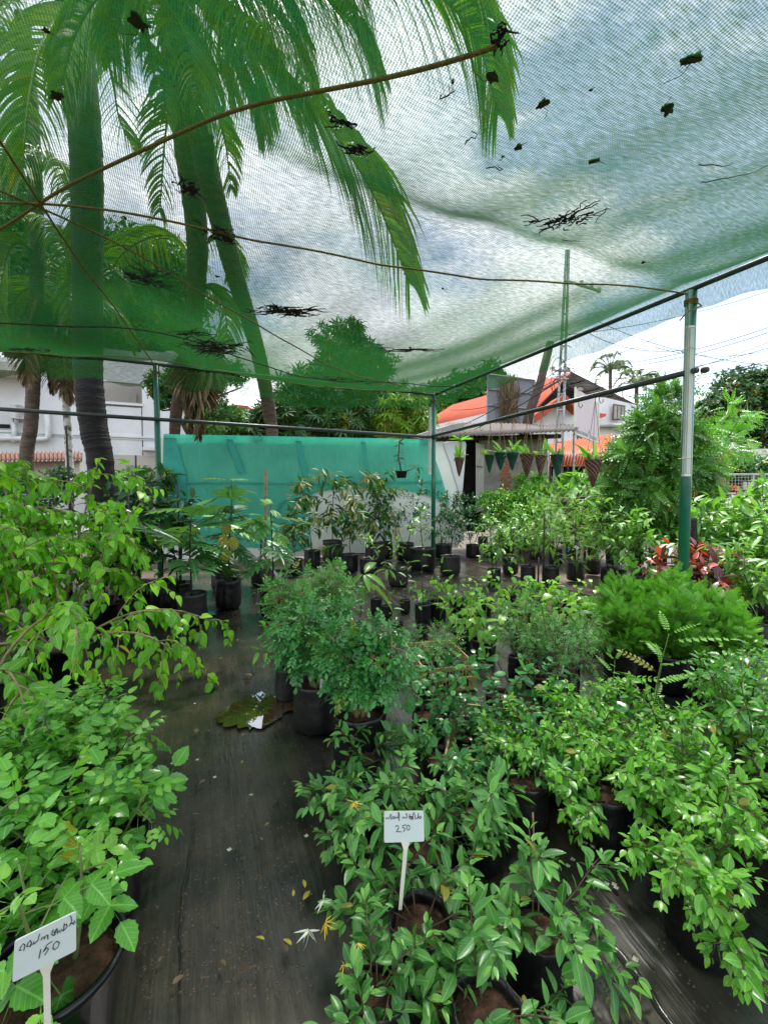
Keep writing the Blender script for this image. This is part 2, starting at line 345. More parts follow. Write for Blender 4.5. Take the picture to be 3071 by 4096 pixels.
class Leaves:
    def __init__(s): s.g = {}
    def add(s, tp, P, Y, Nn, L_, W_, tint):
        s.g.setdefault(tp, []).append((*P, *Y, *Nn, L_, W_, tint))
    def addn(s, tp, arr): s.g.setdefault(tp, []).extend(arr)
    def build(s, name, matname, parent=None):
        V = []; F = []; U = []; T = []; n = 0
        for tp, rows in s.g.items():
            a = np.array(rows, float); tv, tf, tu = TP[tp]
            Y = a[:, 3:6]; Y /= np.linalg.norm(Y, axis=1, keepdims=True) + 1e-9
            Z = a[:, 6:9]; X = np.cross(Y, Z); X /= np.linalg.norm(X, axis=1, keepdims=True) + 1e-9; Z = np.cross(X, Y)
            L_ = a[:, 9][:, None, None]; W_ = a[:, 10][:, None, None]
            q = a[:, None, 0:3] + X[:, None, :] * (tv[None, :, 0:1] * W_) + Y[:, None, :] * (tv[None, :, 1:2] * L_) + Z[:, None, :] * (tv[None, :, 2:3] * L_)
            m = len(a); k = len(tv)
            V.append(q.reshape(-1, 3)); F.append((tf[None] + (np.arange(m) * k)[:, None, None]).reshape(-1, 4) + n); n += m * k
            U.append(np.tile(tu[tf.reshape(-1)], (m, 1))); T.append(np.repeat(a[:, 11], len(tf)))
        V = np.concatenate(V); F = np.concatenate(F).astype(np.int32); U = np.concatenate(U); T = np.concatenate(T)
        me = bpy.data.meshes.new(name); nf = len(F)
        me.vertices.add(len(V)); me.vertices.foreach_set('co', V.ravel()); me.loops.add(nf * 4); me.loops.foreach_set('vertex_index', F.ravel())
        me.polygons.add(nf); me.polygons.foreach_set('loop_start', np.arange(0, nf * 4, 4, dtype=np.int32)); me.polygons.foreach_set('loop_total', np.full(nf, 4, np.int32))
        me.update(calc_edges=True)
        me.polygons.foreach_set('use_smooth', np.ones(nf, bool))
        uvl = me.uv_layers.new(name='UVMap'); uvl.data.foreach_set('uv', U.ravel())
        at = me.attributes.new('tint', 'FLOAT', 'FACE'); at.data.foreach_set('value', T)
        me.materials.append(GL[matname]); me.update()
        o = bpy.data.objects.new(name, me); COL.objects.link(o)
        if parent is not None: o.parent = parent
        return o

UP = Vector((0, 0, 1))
def rv(rng): return Vector((rng.gauss(0, 1), rng.gauss(0, 1), rng.gauss(0, 1))).normalized()
def poly(rng, p, d, length, n, droop, wob=.1):
    pts = [p.copy()]; d = d.normalized(); st = length / n
    for i in range(n):
        d = (d + Vector((0, 0, -droop / n)) + rv(rng) * wob / math.sqrt(n)).normalized(); p = p + d * st; pts.append(p.copy())
    return pts
def at(pts, t):
    f = t * (len(pts) - 1); i = min(int(f), len(pts) - 2); q = f - i
    return pts[i].lerp(pts[i + 1], q), (pts[i + 1] - pts[i]).normalized()
DEF = dict(nst=3, h=.6, lean=(5, 30), droop=.3, wob=.35, r=.006, nb=5, bl=.5, bang=(35, 65), bs=.25, nb2=0, bdroop=.4, leaf='ovate', ll=.07, lw=.5,
           sp=.045, arr='alt', la=55, ld=.3, ls=.3, bias=(0, 0, 0), young=.15, stem='stem_brown', mat='jas', z0=None, pot=('bag', .12, .26), spread=.03,
           flowers=None, fruit=0, minz=.05, tintv=.5, upn=.35, rings=0, stake=0)
def place_leaves(LV, rng, pts, S, ls, sc=1.0):
    ln = sum((pts[i + 1] - pts[i]).length for i in range(len(pts) - 1))
    n = max(1, int(ln * (1 - ls) / S['sp'])); az = rng.uniform(0, 6.28)
    for i in range(n + 1):
        t = ls + (1 - ls) * i / max(n, 1); p, d = at(pts, min(t, .999)); s0 = d.orthogonal().normalized(); s1 = d.cross(s0)
        k = {'alt': 1, 'opp': 2, 'whorl': 4}[S['arr']]
        if i == n: k += 1 if S['arr'] != 'whorl' else 3
        az += {'alt': 2.4, 'opp': 1.57, 'whorl': .7}[S['arr']]
        for j in range(k):
            a = az + j * 2 * math.pi / k + rng.gauss(0, .25); sd_ = s0 * math.cos(a) + s1 * math.sin(a)
            an = R(S['la'] + rng.gauss(0, 12)) * (.55 if i == n else 1)
            y = d * math.cos(an) + sd_ * math.sin(an) + Vector((0, 0, -S['ld'] * rng.uniform(.5, 1.5)))
            y.normalize(); nn = UP + rv(rng) * S['upn'] + d * .3
            L_ = S['ll'] * sc * rng.uniform(.5, 1.22) * (1 - .35 * (t > .92))
            tint = min(1, max(.07, rng.gauss(.38, .26) * S['tintv'] * 2 + S['young'] * max(0, t - .6) * 2.5)) if rng.random() > .012 else 0
            pp = p + sd_ * .004 + y * L_ * .06
            if pp.z < S['minz']: continue
            LV.add(S['leaf'], pp, y, nn, L_, L_ * S['lw'], tint)
def grow(rng, S, z0):
    LV = Leaves(); st = mb(S['stem']); tips = []; b0 = Vector(S['bias'])
    for k in range(S['nst']):
        az = 2 * math.pi * k / S['nst'] + rng.uniform(-.6, .6); le = R(rng.uniform(*S['lean']))
        d = Vector((math.sin(le) * math.cos(az), math.sin(le) * math.sin(az), math.cos(le))) + b0
        p0 = Vector((math.cos(az) * S['spread'], math.sin(az) * S['spread'], z0 - .01)) if S['nst'] > 1 else Vector((0, 0, z0 - .01))
        H = S['h'] * rng.uniform(.8, 1.1); pts = poly(rng, p0, d, H, 9, S['droop'], S['wob'] * .5)
        st.tube(pts, (S['r'], S['r'] * .4), 6); place_leaves(LV, rng, pts, S, max(S['ls'], .3)); tips.append(pts[-1])
        for j in range(S['nb']):
            t = S['bs'] + (1 - S['bs']) * (j + rng.random()) / S['nb']; p, dd = at(pts, min(t, .97))
            s0 = dd.orthogonal().normalized(); s1 = dd.cross(s0); a = j * 2.4 + rng.uniform(-.5, .5) + az
            an = R(rng.uniform(*S['bang'])); bd = dd * math.cos(an) + (s0 * math.cos(a) + s1 * math.sin(a)) * math.sin(an) + b0 * .5
            bl = S['bl'] * H * rng.uniform(.6, 1.1) * (1.15 - .6 * t); bp = poly(rng, p, bd, bl, 6, S['bdroop'], S['wob'])
            st.tube(bp, (S['r'] * .5, S['r'] * .22), 4); place_leaves(LV, rng, bp, S, .12); tips.append(bp[-1])
            for q in range(S['nb2']):
                t2 = .2 + .7 * (q + rng.random()) / S['nb2']; p2, d2 = at(bp, t2); sd_ = (d2.orthogonal().normalized() + rv(rng) * .9).normalized()
                cp = poly(rng, p2, d2 + sd_ * .9 + UP * .1, bl * rng.uniform(.3, .6), 4, S['bdroop'], S['wob'])
                st.tube(cp, (S['r'] * .3, S['r'] * .15), 4); place_leaves(LV, rng, cp, S, .1, .9); tips.append(cp[-1])
    return LV, st, tips
def pot(root, kind, r, h, seed=0, dusty=False):
    rng = random.Random(seed + 77); ph = [rng.uniform(0, 6.28) for _ in range(6)]
    if kind == 'bag':
        def jit(a, z):
            e = z / h
            return 1 + .03 * math.sin(2 * a + ph[0]) + .02 * math.sin(5 * a + ph[1] + 3 * e) + .035 * e * math.sin(7 * a + ph[2]) + .02 * math.sin(3 * a + ph[3] + 9 * e)
        b = mb('bag_dusty' if dusty else 'bag_black').lathe([(.02, 0.002), (r * .86, .004), (r * .99, h * .08), (r * 1.03, h * .35), (r, h * .7), (r * .98, h * .93), (r * 1.02, h * 1.02), (r * .96, h * 1.03), (r * .92, h * .9), (r * .9, h * .8)], n=36, jit=jit)
        o = b.build('grow_bag', root, True); zs = h * .86
        mb('soil').lathe([(0.001, zs + .012), (r * .5, zs + .006), (r * .935, zs - .01)], n=24, jit=lambda a, z: 1 + .02 * math.sin(4 * a + ph[4])).build('soil', root, True)
    else:
        b = mb('tub_black').lathe([(.01, .002), (r * .76, .004), (r * .8, .02), (r * .95, h * .88), (r * 1.0, h * .89), (r * 1.02, h * .97), (r, h), (r * .93, h), (r * .92, h * .9), (r * .86, h * .6)], n=40)
        o = b.build('pot', root, True); zs = h * .8
        mb('soil').lathe([(.001, zs + .012), (r * .5, zs + .008), (r * .9, zs - .004)], n=24, jit=lambda a, z: 1 + .008 * math.sin(3 * a)).build('soil', root, True)
    return zs
PROTO = {}
def copy_tree(o, parent=None):
    c = o.copy(); COL.objects.link(c); c.parent = parent
    for ch in list(o.children): copy_tree(ch, c)
    return c
def plant(name, key, seed, loc, rz, label, cat, group=None, scale=1.0, S=None, **over):
    """build (or copy) one potted plant; key names a species in SP"""
    pk = (name, key, seed, tuple(sorted((a, str(b)) for a, b in over.items())))
    x, y = loc[0], loc[1]; z = loc[2] if len(loc) > 2 else 0.012
    if pk in PROTO:
        r_ = copy_tree(PROTO[pk]); r_.location = (x, y, z); r_.rotation_euler = (0, 0, rz); r_.scale = (scale,) * 3
        for k in ('label', 'category', 'group'):
            if k in r_: del r_[k]
        return tag(r_, label, cat, group)
    S = dict(DEF); S.update(SP[key]); S.update(over); rng = random.Random(hash((key, seed)) if False else sum(map(ord, key)) * 131 + seed * 977)
    root = empty(name, (x, y, z), rz, label, cat, group); root.scale = (scale,) * 3
    z0 = pot(root, S['pot'][0], S['pot'][1], S['pot'][2], seed, seed % 3 == 1)
    LV, st, tips = grow(rng, S, z0)
    st.build('stem', root, True); LV.build('foliage', S['mat'], root)
    if S['flowers']:
        fm, nfl, fs = S['flowers']
        for t in rng.sample(tips, min(nfl, len(tips))):
            FL = Leaves()
            for q in range(4 if fm == 'petal' else 1):
                c = t + rv(rng) * fs * (1.2 if q else 0)
                for j in range(5):
                    y_ = rv(rng); y_.z = abs(y_.z); FL.add('petal' if fm == 'petal' else 'strip', c, y_, rv(rng), fs, fs * (.5 if fm == 'petal' else .16), rng.random())
            FL.build('blossom', fm, root)
    if S['fruit']:
        for t in rng.sample(tips, min(S['fruit'], len(tips))):
            fr = mb('fruit_green'); c = t - Vector((0, 0, .05)); fr.lathe([(.001, -.03), (.02, -.024), (.03, 0), (.02, .024), (.001, .03)], c, 10); fr.build('fruit', root, True)
    if S['stake']:
        mb('stem_dark').tube([(.04, .02, z0 - .05), (.045, .02, S['stake'])], .011, 6).build('stake', root, True)
    PROTO[pk] = root
    return root

# ================================================================== GROUND
UPV = Vector((0, 0, 1))
def on(obj, **k): return obj
gd = mb('earth').grid(lambda u, v: ((u - .5) * 400, -60 + v * 400, -.02), 8, 8).build('ground'); tag(gd, kind='structure')
m, t = nodes('weed_mat'); k = t.links.new
o = N_(t, 'ShaderNodeOutputMaterial'); p = N_(t, 'ShaderNodeBsdfPrincipled'); k(p.outputs[0], o.inputs[0])
tc = N_(t, 'ShaderNodeTexCoord'); mp = N_(t, 'ShaderNodeMapping'); mp.inputs['Scale'].default_value = (11, .8, 1); k(tc.outputs['Object'], mp.inputs[0])
n1 = N_(t, 'ShaderNodeTexNoise', _Scale=1.6, _Detail=7, _Roughness=.65); k(mp.outputs[0], n1.inputs['Vector'])      # streaks along the cloth
n2 = N_(t, 'ShaderNodeTexNoise', _Scale=1.1, _Detail=7, _Roughness=.7); k(tc.outputs['Object'], n2.inputs['Vector'])  # wet and dry, mud
n3 = N_(t, 'ShaderNodeTexNoise', _Scale=9, _Detail=6, _Roughness=.75); k(tc.outputs['Object'], n3.inputs['Vector'])
r1 = N_(t, 'ShaderNodeValToRGB'); e = r1.color_ramp.elements; e[0].position = .28; e[0].color = (.013, .015, .013, 1); e[1].position = .74; e[1].color = (.042, .043, .034, 1); k(n1.outputs[0], r1.inputs[0])
r2 = N_(t, 'ShaderNodeValToRGB'); e = r2.color_ramp.elements; e[0].position = .42; e[1].position = .62; k(n2.outputs[0], r2.inputs[0])
mm = N_(t, 'ShaderNodeMath', operation='MULTIPLY'); k(r2.outputs[0], mm.inputs[0]); k(n3.outputs[0], mm.inputs[1])
mx = N_(t, 'ShaderNodeMix', data_type='RGBA'); k(mm.outputs[0], mx.inputs[0]); k(r1.outputs[0], mx.inputs[6]); mx.inputs[7].default_value = (.11, .085, .05, 1)
k(mx.outputs[2], p.inputs['Base Color'])
ad = N_(t, 'ShaderNodeMath', operation='ADD'); k(n1.outputs[0], ad.inputs[0]); k(n2.outputs[0], ad.inputs[1])
mr = N_(t, 'ShaderNodeMapRange'); mr.inputs[1].default_value = .75; mr.inputs[2].default_value = 1.2; mr.inputs[3].default_value = .09; mr.inputs[4].default_value = .34
k(ad.outputs[0], mr.inputs[0]); k(mr.outputs[0], p.inputs['Roughness'])
wv = N_(t, 'ShaderNodeTexNoise', _Scale=5, _Detail=5); k(mp.outputs[0], wv.inputs['Vector'])
bm_ = N_(t, 'ShaderNodeBump', _Strength=.2, _Distance=.012); k(wv.outputs[0], bm_.inputs['Height']); k(bm_.outputs[0], p.inputs['Normal'])
ANG = math.atan2(.385, .923)
rngm = random.Random(5); RM = [rngm.uniform(0, 6.28) for _ in range(12)]
def mat_z(x, y):   # gentle wrinkles that run along the cloth
    return .0035 * math.sin(x * 9 + RM[0] + .6 * math.sin(y * .9)) + .003 * math.sin(x * 21 + RM[1] + math.sin(y * 1.3 + RM[2])) + .002 * math.sin(y * 2.3 + x * 3)
def strip(name, x0, x1, y0, y1, ang, zoff, label):
    b = mb('weed_mat').grid(lambda u, v: (x0 + (x1 - x0) * u, y0 + (y1 - y0) * v, mat_z(x0 + (x1 - x0) * u, y0 + (y1 - y0) * v)), 90, 110)
    o = b.build(name, None, True, (0, 0, zoff)); o.rotation_euler = (0, 0, ang); return tag(o, kind='structure')
strip('weed_mat', -6.5, 5.6, -3, 9.3, ANG, .004, '')
# the second cloth lies over the first, at its own angle, right of the middle
b = mb('weed_mat').grid(lambda u, v: (-.0 + 2.2 * u, -1 + 7.8 * v, mat_z(u * 2.2, v * 8) + .004 + (.012 if u < .02 else 0)), 60, 90)
o = b.build('weed_mat', None, True, (.55, .2, .012)); o.rotation_euler = (0, 0, R(13)); tag(o, kind='structure')
# stitched seams: pale dashed thread
def seam(a, b_, zz=.022, step=.022):
    a = Vector(a); b_ = Vector(b_); q = mb('stem_pale'); n = int((b_ - a).length / step); d = (b_ - a).normalized()
    for i in range(n):
        p_ = a + d * (i * step); q.box(-.0005, .0005, 0, step * (.3 + .2 * math.sin(i * 1.7)), 0, .0012, Matrix.Translation((p_.x, p_.y, zz)) @ Matrix.Rotation(math.atan2(-d.x, d.y), 4, 'Z'))
    return q
for i, (pa, pb) in enumerate((((925, 3150), (1000, 4200)), ((630, 3750), (590, 4200)), ((2130, 3480), (2560, 4180)))):
    o = seam(G(*pa), G(*pb)).build('seam'); tag(o, kind='structure')
rc_ = random.Random(31)
for i, (pa, pb, w_) in enumerate((((2250, 3550), (2720, 4150), .012), ((2090, 3700), (2330, 4150), .008), ((2330, 3000), (2950, 3420), .01), ((2620, 2960), (3071, 3250), .012), ((770, 3250), (700, 4150), .003), ((1960, 2600), (2200, 2980), .01))):
    A_, B_ = G(*pa, .012), G(*pb, .012); sd_ = (B_ - A_).cross(UPV).normalized(); n_ = 40; q = mb('weed_mat'); vs = []
    for j in range(n_ + 1):
        s_ = j / n_; c_ = A_.lerp(B_, s_) + sd_ * (.012 * math.sin(s_ * 7 + i) + .003 * math.sin(s_ * 31)); e_w = w_ * math.sin(math.pi * min(1, max(.02, s_))) ** .4
        for k_ in range(7): x_ = k_ / 3 - 1; vs.append(c_ + sd_ * x_ * e_w * 1.4 + Vector((0, 0, .006 + e_w * 1.1 * max(0, 1 - x_ * x_) * (1.0 if x_ < 0 else .8))))
    q.add(vs, [(j * 7 + k_, j * 7 + k_ + 1, (j + 1) * 7 + k_ + 1, (j + 1) * 7 + k_) for j in range(n_) for k_ in range(6)]); tag(q.build('mat_crease', None, True), kind='structure')
# puddle
pd = bpy.data.materials.new('puddle_water'); pd.use_nodes = True; MATS['puddle_water'] = pd; pb_ = pd.node_tree.nodes['Principled BSDF']
pb_.inputs['Base Color'].default_value = (.05, .03, .01, 1); pb_.inputs['Roughness'].default_value = .015; pb_.inputs['IOR'].default_value = 2.6; pb_.inputs['Specular IOR Level'].default_value = .8
nzz = pd.node_tree.nodes.new('ShaderNodeTexNoise'); nzz.inputs['Scale'].default_value = 3; bb = pd.node_tree.nodes.new('ShaderNodeBump'); bb.inputs['Strength'].default_value = .02
pd.node_tree.links.new(nzz.outputs[0], bb.inputs['Height']); pd.node_tree.links.new(bb.outputs[0], pb_.inputs['Normal'])
rp = random.Random(3)
def puddle(c, rx, ry, seed):
    ph = [random.Random(seed + i).uniform(0, 6.28) for i in range(6)]; pts = []; jr = random.Random(seed)
    for i in range(60):
        a = 2 * math.pi * i / 60; q = 1 + .1 * math.sin(2 * a + ph[0]) + .09 * math.sin(4 * a + ph[1]) + .06 * math.sin(11 * a + ph[2]) + .05 * math.sin(17 * a + ph[3]) + jr.gauss(0, .035)
        pts.append((c.x + rx * q * math.cos(a), c.y + ry * q * math.sin(a), .0235))
    q = mb('puddle_water'); q.add(pts + [(c.x, c.y, .0235)], [(i, (i + 1) % 60, 60) for i in range(60)]); tag(q.build('puddle'), kind='structure')
puddle(G(1030, 2850), .23, .28, 1); puddle(G(820, 2460), .22, .10, 9)
puddle(G(2500, 3020), .3, .12, 4)

# ================================================================== SHADE NET AND ITS FRAME
HN = 3.65
C0 = Vector((1.05, 9.5, 0)); L0 = Vector((-3.65, 7.25, 0)); R0 = Vector((3.1, 4.6, 0))
U = (L0 - C0); LU = U.length; U.normalize(); V_ = (R0 - C0); LV_ = V_.length; V_.normalize()
def uvp(u, v, z): q = C0 + U * u + V_ * v; return Vector((q.x, q.y, z))
rn = random.Random(8); NP = [rn.uniform(0, 6.28) for _ in range(20)]
def uv_of(q):
    d = q - C0; c = U.dot(V_); a, b = d.dot(U), d.dot(V_); k_ = 1 - c * c
    return (a - c * b) / k_, (b - c * a) / k_
def net_z(u, v):
    s = abs(math.sin(math.pi * u / LU)) ** .7 * abs(math.sin(math.pi * v / LV_)) ** .35 * .34
    s += .05 * math.sin(1.9 * u + NP[0] + .5 * math.sin(v)) * math.sin(1.3 * v + NP[1]) * min(1, abs(u)) * min(1, abs(v)) + .012 * math.sin(7 * u + 2 * v + NP[2])
    z = HN + .05 - s
    if u < 0: z -= min(1.0, (-u) * 1.0) * (.42 + .05 * math.sin(2.1 * v + NP[4]) + .04 * math.sin(6.3 * v))
    if v < 0: z -= min(1.0, (-v) * 1.0) * (.62 + .12 * math.sin(2.4 * u + NP[5]) + .06 * math.sin(7 * u))
    return z
m, t = nodes('shade_net'); k = t.links.new
o = N_(t, 'ShaderNodeOutputMaterial'); uvn = N_(t, 'ShaderNodeUVMap'); sp = N_(t, 'ShaderNodeSeparateXYZ'); k(uvn.outputs[0], sp.inputs[0])
def MM(op, a, b=None, c=None, clamp=False):
    n = t.nodes.new('ShaderNodeMath'); n.operation = op; n.use_clamp = clamp
    for i, v in enumerate((a, b, c)):
        if v is None: continue
        if isinstance(v, (int, float)): n.inputs[i].default_value = v
        else: t.links.new(v, n.inputs[i])
    return n.outputs[0]
na = N_(t, 'ShaderNodeTexNoise', _Scale=38, _Detail=3, _Roughness=.7); mpa = N_(t, 'ShaderNodeMapping'); mpa.inputs['Scale'].default_value = (.35, 1.6, 1); k(uvn.outputs[0], mpa.inputs[0]); k(mpa.outputs[0], na.inputs['Vector'])
nb = N_(t, 'ShaderNodeTexNoise', _Scale=.9, _Detail=6, _Roughness=.65); k(uvn.outputs[0], nb.inputs['Vector'])
wob = MM('MULTIPLY', na.outputs[0], 4.5)
ls_ = MM('SINE', MM('ADD', MM('MULTIPLY', sp.outputs[0], 6.2832 / .013), wob))
lt_ = MM('SINE', MM('ADD', MM('MULTIPLY', sp.outputs[1], 6.2832 / .011), wob))
wv = MM('ADD', MM('MULTIPLY', ls_, .17), MM('MULTIPLY', lt_, .10))
lw = N_(t, 'ShaderNodeLayerWeight', _Blend=.5)          # threads close up when the cloth is seen edge on, as a real weave does
fz = MM('POWER', lw.outputs['Facing'], 3.0)
op = MM('ADD', MM('ADD', .60, wv), MM('MULTIPLY', MM('SUBTRACT', na.outputs[0], .5), .8))
op = MM('ADD', op, MM('MULTIPLY', MM('SUBTRACT', nb.outputs[0], .5), .35))
op = MM('ADD', op, MM('MULTIPLY', fz, .9), clamp=True)
op = MM('MINIMUM', op, .97)
# noise mixes a yellower and a bluer green across the cloth
nd = N_(t, 'ShaderNodeTexNoise', _Scale=5, _Detail=8, _Roughness=.8); k(uvn.outputs[0], nd.inputs['Vector'])
rc = N_(t, 'ShaderNodeValToRGB'); e = rc.color_ramp.elements; e[0].position = .35; e[0].color = (.018, .066, .006, 1); e[1].position = .68; e[1].color = (.008, .078, .026, 1); k(nd.outputs[0], rc.inputs[0])
df = N_(t, 'ShaderNodeBsdfDiffuse'); tl = N_(t, 'ShaderNodeBsdfTranslucent'); tp_ = N_(t, 'ShaderNodeBsdfTransparent')
k(rc.outputs[0], df.inputs[0]); k(rc.outputs[0], tl.inputs[0])
m1 = N_(t, 'ShaderNodeMixShader', _Fac=.55); k(df.outputs[0], m1.inputs[1]); k(tl.outputs[0], m1.inputs[2])
m2 = N_(t, 'ShaderNodeMixShader'); k(op, m2.inputs[0]); k(tp_.outputs[0], m2.inputs[1]); k(m1.outputs[0], m2.inputs[2]); k(m2.outputs[0], o.inputs[0])
u0, u1, v0, v1, st_ = -.42, 9.0, -.42, 11.5, .09
nu, nv = int((u1 - u0) / st_), int((v1 - v0) / st_)
vv = []; uu = []
for j in range(nv + 1):
    for i in range(nu + 1):
        u = u0 + (u1 - u0) * i / nu; v = v0 + (v1 - v0) * j / nv
        du = u * (.28 if u < 0 else 1); dv = v * (.28 if v < 0 else 1)
        if i == 0: du += .03 * math.sin(v * 9) 
        vv.append(tuple(uvp(du, dv, net_z(u, v)))); uu.append((u, v))
b = mb('shade_net'); b.v = vv; b.f = [(j * (nu + 1) + i, j * (nu + 1) + i + 1, (j + 1) * (nu + 1) + i + 1, (j + 1) * (nu + 1) + i) for j in range(nv) for i in range(nu)]; b.m = [0] * len(b.f)
net = b.build('shade_net', None, True); tag(net, 'green knitted shade net stretched overhead, sagging between its ropes', 'shade net')
ul = net.data.uv_layers.new(name='UVMap'); ul.data.foreach_set('uv', [c for f in b.f for i in f for c in uu[i]])

def post(name, P, top, r, label, upper=None):
    e_ = empty(name, (P.x, P.y, 0), 0, label, 'post')
    mb('paint_green').tube([(0, 0, 0), (0, 0, top)], r, 20).build('pipe', e_, True)
    ro = mb('rope_yellow')
    for i in range(4): ro.tube([((r + .006) * math.cos(a), (r + .006) * math.sin(a), top - .09 - i * .014 + .004 * math.sin(a * 3 + i)) for a in [2 * math.pi * q / 14 for q in range(15)]], .006, 5)
    ro.tube([(r, 0, top - .1), (r + .03, -.04, top - .16), (-.1, -.1, top - .24), (-.16, -.08, top - .32)], .007, 5)
    ro.build('rope_lashing', e_, True)
    return e_
post('net_post', R0, HN - .02, .052, 'tall green pipe post at the right holding the near corner of the net')
post('net_post', C0, HN - .02, .045, 'green pipe post standing where the two net edges meet, in front of the teal cloth')
post('net_post', L0, HN - .02, .045, 'green pipe post at the left before the white house wall')
def pipe(name, pts, r, m_, label, cat='pipe'):
    return tag(mb(m_).tube(pts, r, 12).build(name, None, True), label, cat)
pipe('edge_pipe', [uvp(-.0, -.1, HN), uvp(0, LV_ * .5, HN), uvp(0, LV_, HN), uvp(0, 11, HN)], .026, 'pipe_frame', 'grey green pipe along the right edge of the net, over the tall right post')
pipe('edge_pipe', [uvp(-.1, 0, HN + .004), uvp(LU, 0, HN + .004), uvp(9, 0, HN + .004)], .026, 'pipe_frame', 'grey green pipe along the far edge of the net')
HR = 2.78
pipe('side_rail', [uvp(.06, -.2, HR), uvp(.06, LV_ + .12, HR + .03)], .03, 'pipe_dark', 'dark pipe rail between the centre and right posts that carries the hanging baskets', 'rail')
pipe('side_rail', [uvp(-.1, .055, HR - .02), uvp(LU, .055, HR - .01), uvp(9, .055, HR + .0)], .03, 'pipe_dark', 'dark pipe rail running across in front of the teal cloth and the white house', 'rail')
tag(mb('stem_brown').lathe([(.001, -.035), (.035, -.02), (.04, .0), (.035, .02), (.001, .035)], uvp(-.01, LV_ + .15, HR + .03), 10).build('rail_end_cap', None, True), 'brown cap wrapped on the end of the pipe rail at the right post', 'cap')
# ropes that carry the net, draped just under it
def rope(pa, pb, label, m_='rope_yellow', r=.008, sag=.06, debris=0):
    def hit(p_):
        if len(p_) == 3: return Vector(p_)
        return G(p_[0], p_[1], HN - .05)
    a, b_ = hit(pa), hit(pb); n = 70; pts = []
    for i in range(n + 1):
        q = a.lerp(b_, i / n); u, v = uv_of(q)
        pts.append(Vector((q.x, q.y, min(HN - .05, net_z(u, v) - .012))))
    # slack smoothing
    for _ in range(12):
        zs = [p_.z for p_ in pts]
        for i in range(1, n): pts[i].z = min(zs[i], (zs[i - 1] + zs[i + 1]) / 2)
    q = mb(m_).tube(pts, r, 6)
    return tag(q.build('net_rope', None, True), label, 'rope')
X0 = (140, 815)
rope((1990, -60), (-80, 905), 'thick yellow brown rope rising from lower left to the top of the net', r=.011)
rope((R0.x, R0.y, HN - .03), (-150, 745), 'yellow rope running left from the top of the right post across the net')
rope((C0.x, C0.y, HN - .03), (-120, 665), 'yellow rope running diagonally from the centre post up to the rope crossing')
rope((L0.x, L0.y, HN - .03), (-60, 470), 'yellow rope from the left post steeply up through the rope crossing')
rope(tuple(uvp(.1, 1.0, HN)), (-60, 1200), 'black rope with caught fibres along the far part of the net', 'rope_dark', .008)
rope(tuple(uvp(.1, .45, HN)), (-60, 1360), 'thin yellow rope low beside the far pipe of the net', 'rope_yellow', .006)

# debris caught on the net
def net_pt(px, py):
    z = HN - .08
    for _ in range(6):
        q = G(px, py, z); z = net_z(*uv_of(q))
    return Vector((q.x, q.y, z - .014))
def twigs(px, py, wpx, hpx, n, label, seed, thick=.004, rot=0):
    rng = random.Random(seed); c = net_pt(px, py); s = (c - cam.location).length / F_PX; q = mb('debris')
    a2 = net_pt(px + wpx / 2, py + hpx * rot); ax = (a2 - c); e_ = net_pt(px, py - hpx / 2) - c
    cr_ = [ax * (-.55 + 1.1 * j / 8) + e_ * rng.gauss(0, .12) for j in range(9)]; q.tube(cr_, (thick, thick * .5), 4)
    for i in range(n):
        a = ax * rng.gauss(0, .45) + e_ * rng.gauss(0, .4); ln = rng.uniform(.2, .9); d = (ax * rng.uniform(.4, 1) * rng.choice((-1, 1)) + e_ * rng.gauss(0, .7)); pts = []
        b0 = rng.uniform(-.5, .5); p_ = a.copy()
        for j in range(5): pts.append(p_.copy()); p_ = p_ + d * ln * .22 + Vector((rng.gauss(0, .012), rng.gauss(0, .012), 0))
        q.tube(pts, (thick * rng.uniform(.5, 1.2), thick * .4), 4)
    o = q.build('twig_clump', None, True, c); return tag(o, label, 'twigs', 'twigs and leaves caught on the net')
for i, (px, py, w_, h_, n, rot, lb) in enumerate((
    (2005, 130, 70, 110, 16, -.5, 'clump of dark twigs on the net nearest the top edge of the photo'),
    (2255, 875, 240, 100, 55, -.3, 'long loose mat of dark twigs on the bright right half of the net'),
    (755, 750, 90, 90, 34, .2, 'round tangle of dark twigs on the net over the leaning palm trunk'),
    (1430, 585, 110, 40, 24, .1, 'dark twig tangle near the tip of the long palm frond'), (1360, 475, 130, 40, 14, .1, 'thin twigs across the upper frond on the net'),
    (885, 935, 120, 80, 60, .2, 'dense twig clump where a rope crosses the leaning palm'),
    (575, 1110, 230, 80, 70, .35, 'spreading twig clump left of the leaning palm'),
    (1135, 1240, 230, 45, 90, .05, 'thick dark feathery twig bundle low in the middle of the net'),
    (860, 1385, 260, 80, 110, .1, 'largest black twig heap low on the net above the left post side'),
    (760, 1330, 200, 30, 30, .05, 'flat line of twigs beside the black rope'), (110, 1395, 180, 30, 40, 0, 'black twig litter at the far left lower edge of the net'),
    (1370, 1515, 160, 30, 34, .1, 'curved dark palm scrap in the sag beside the far pipe'), (1650, 1395, 300, 16, 30, .02, 'fibres strung along the black rope at the centre'))):
    twigs(px, py, w_, h_, n, lb, i * 7 + 1, .006 if i not in (7, 8) else .009, rot)
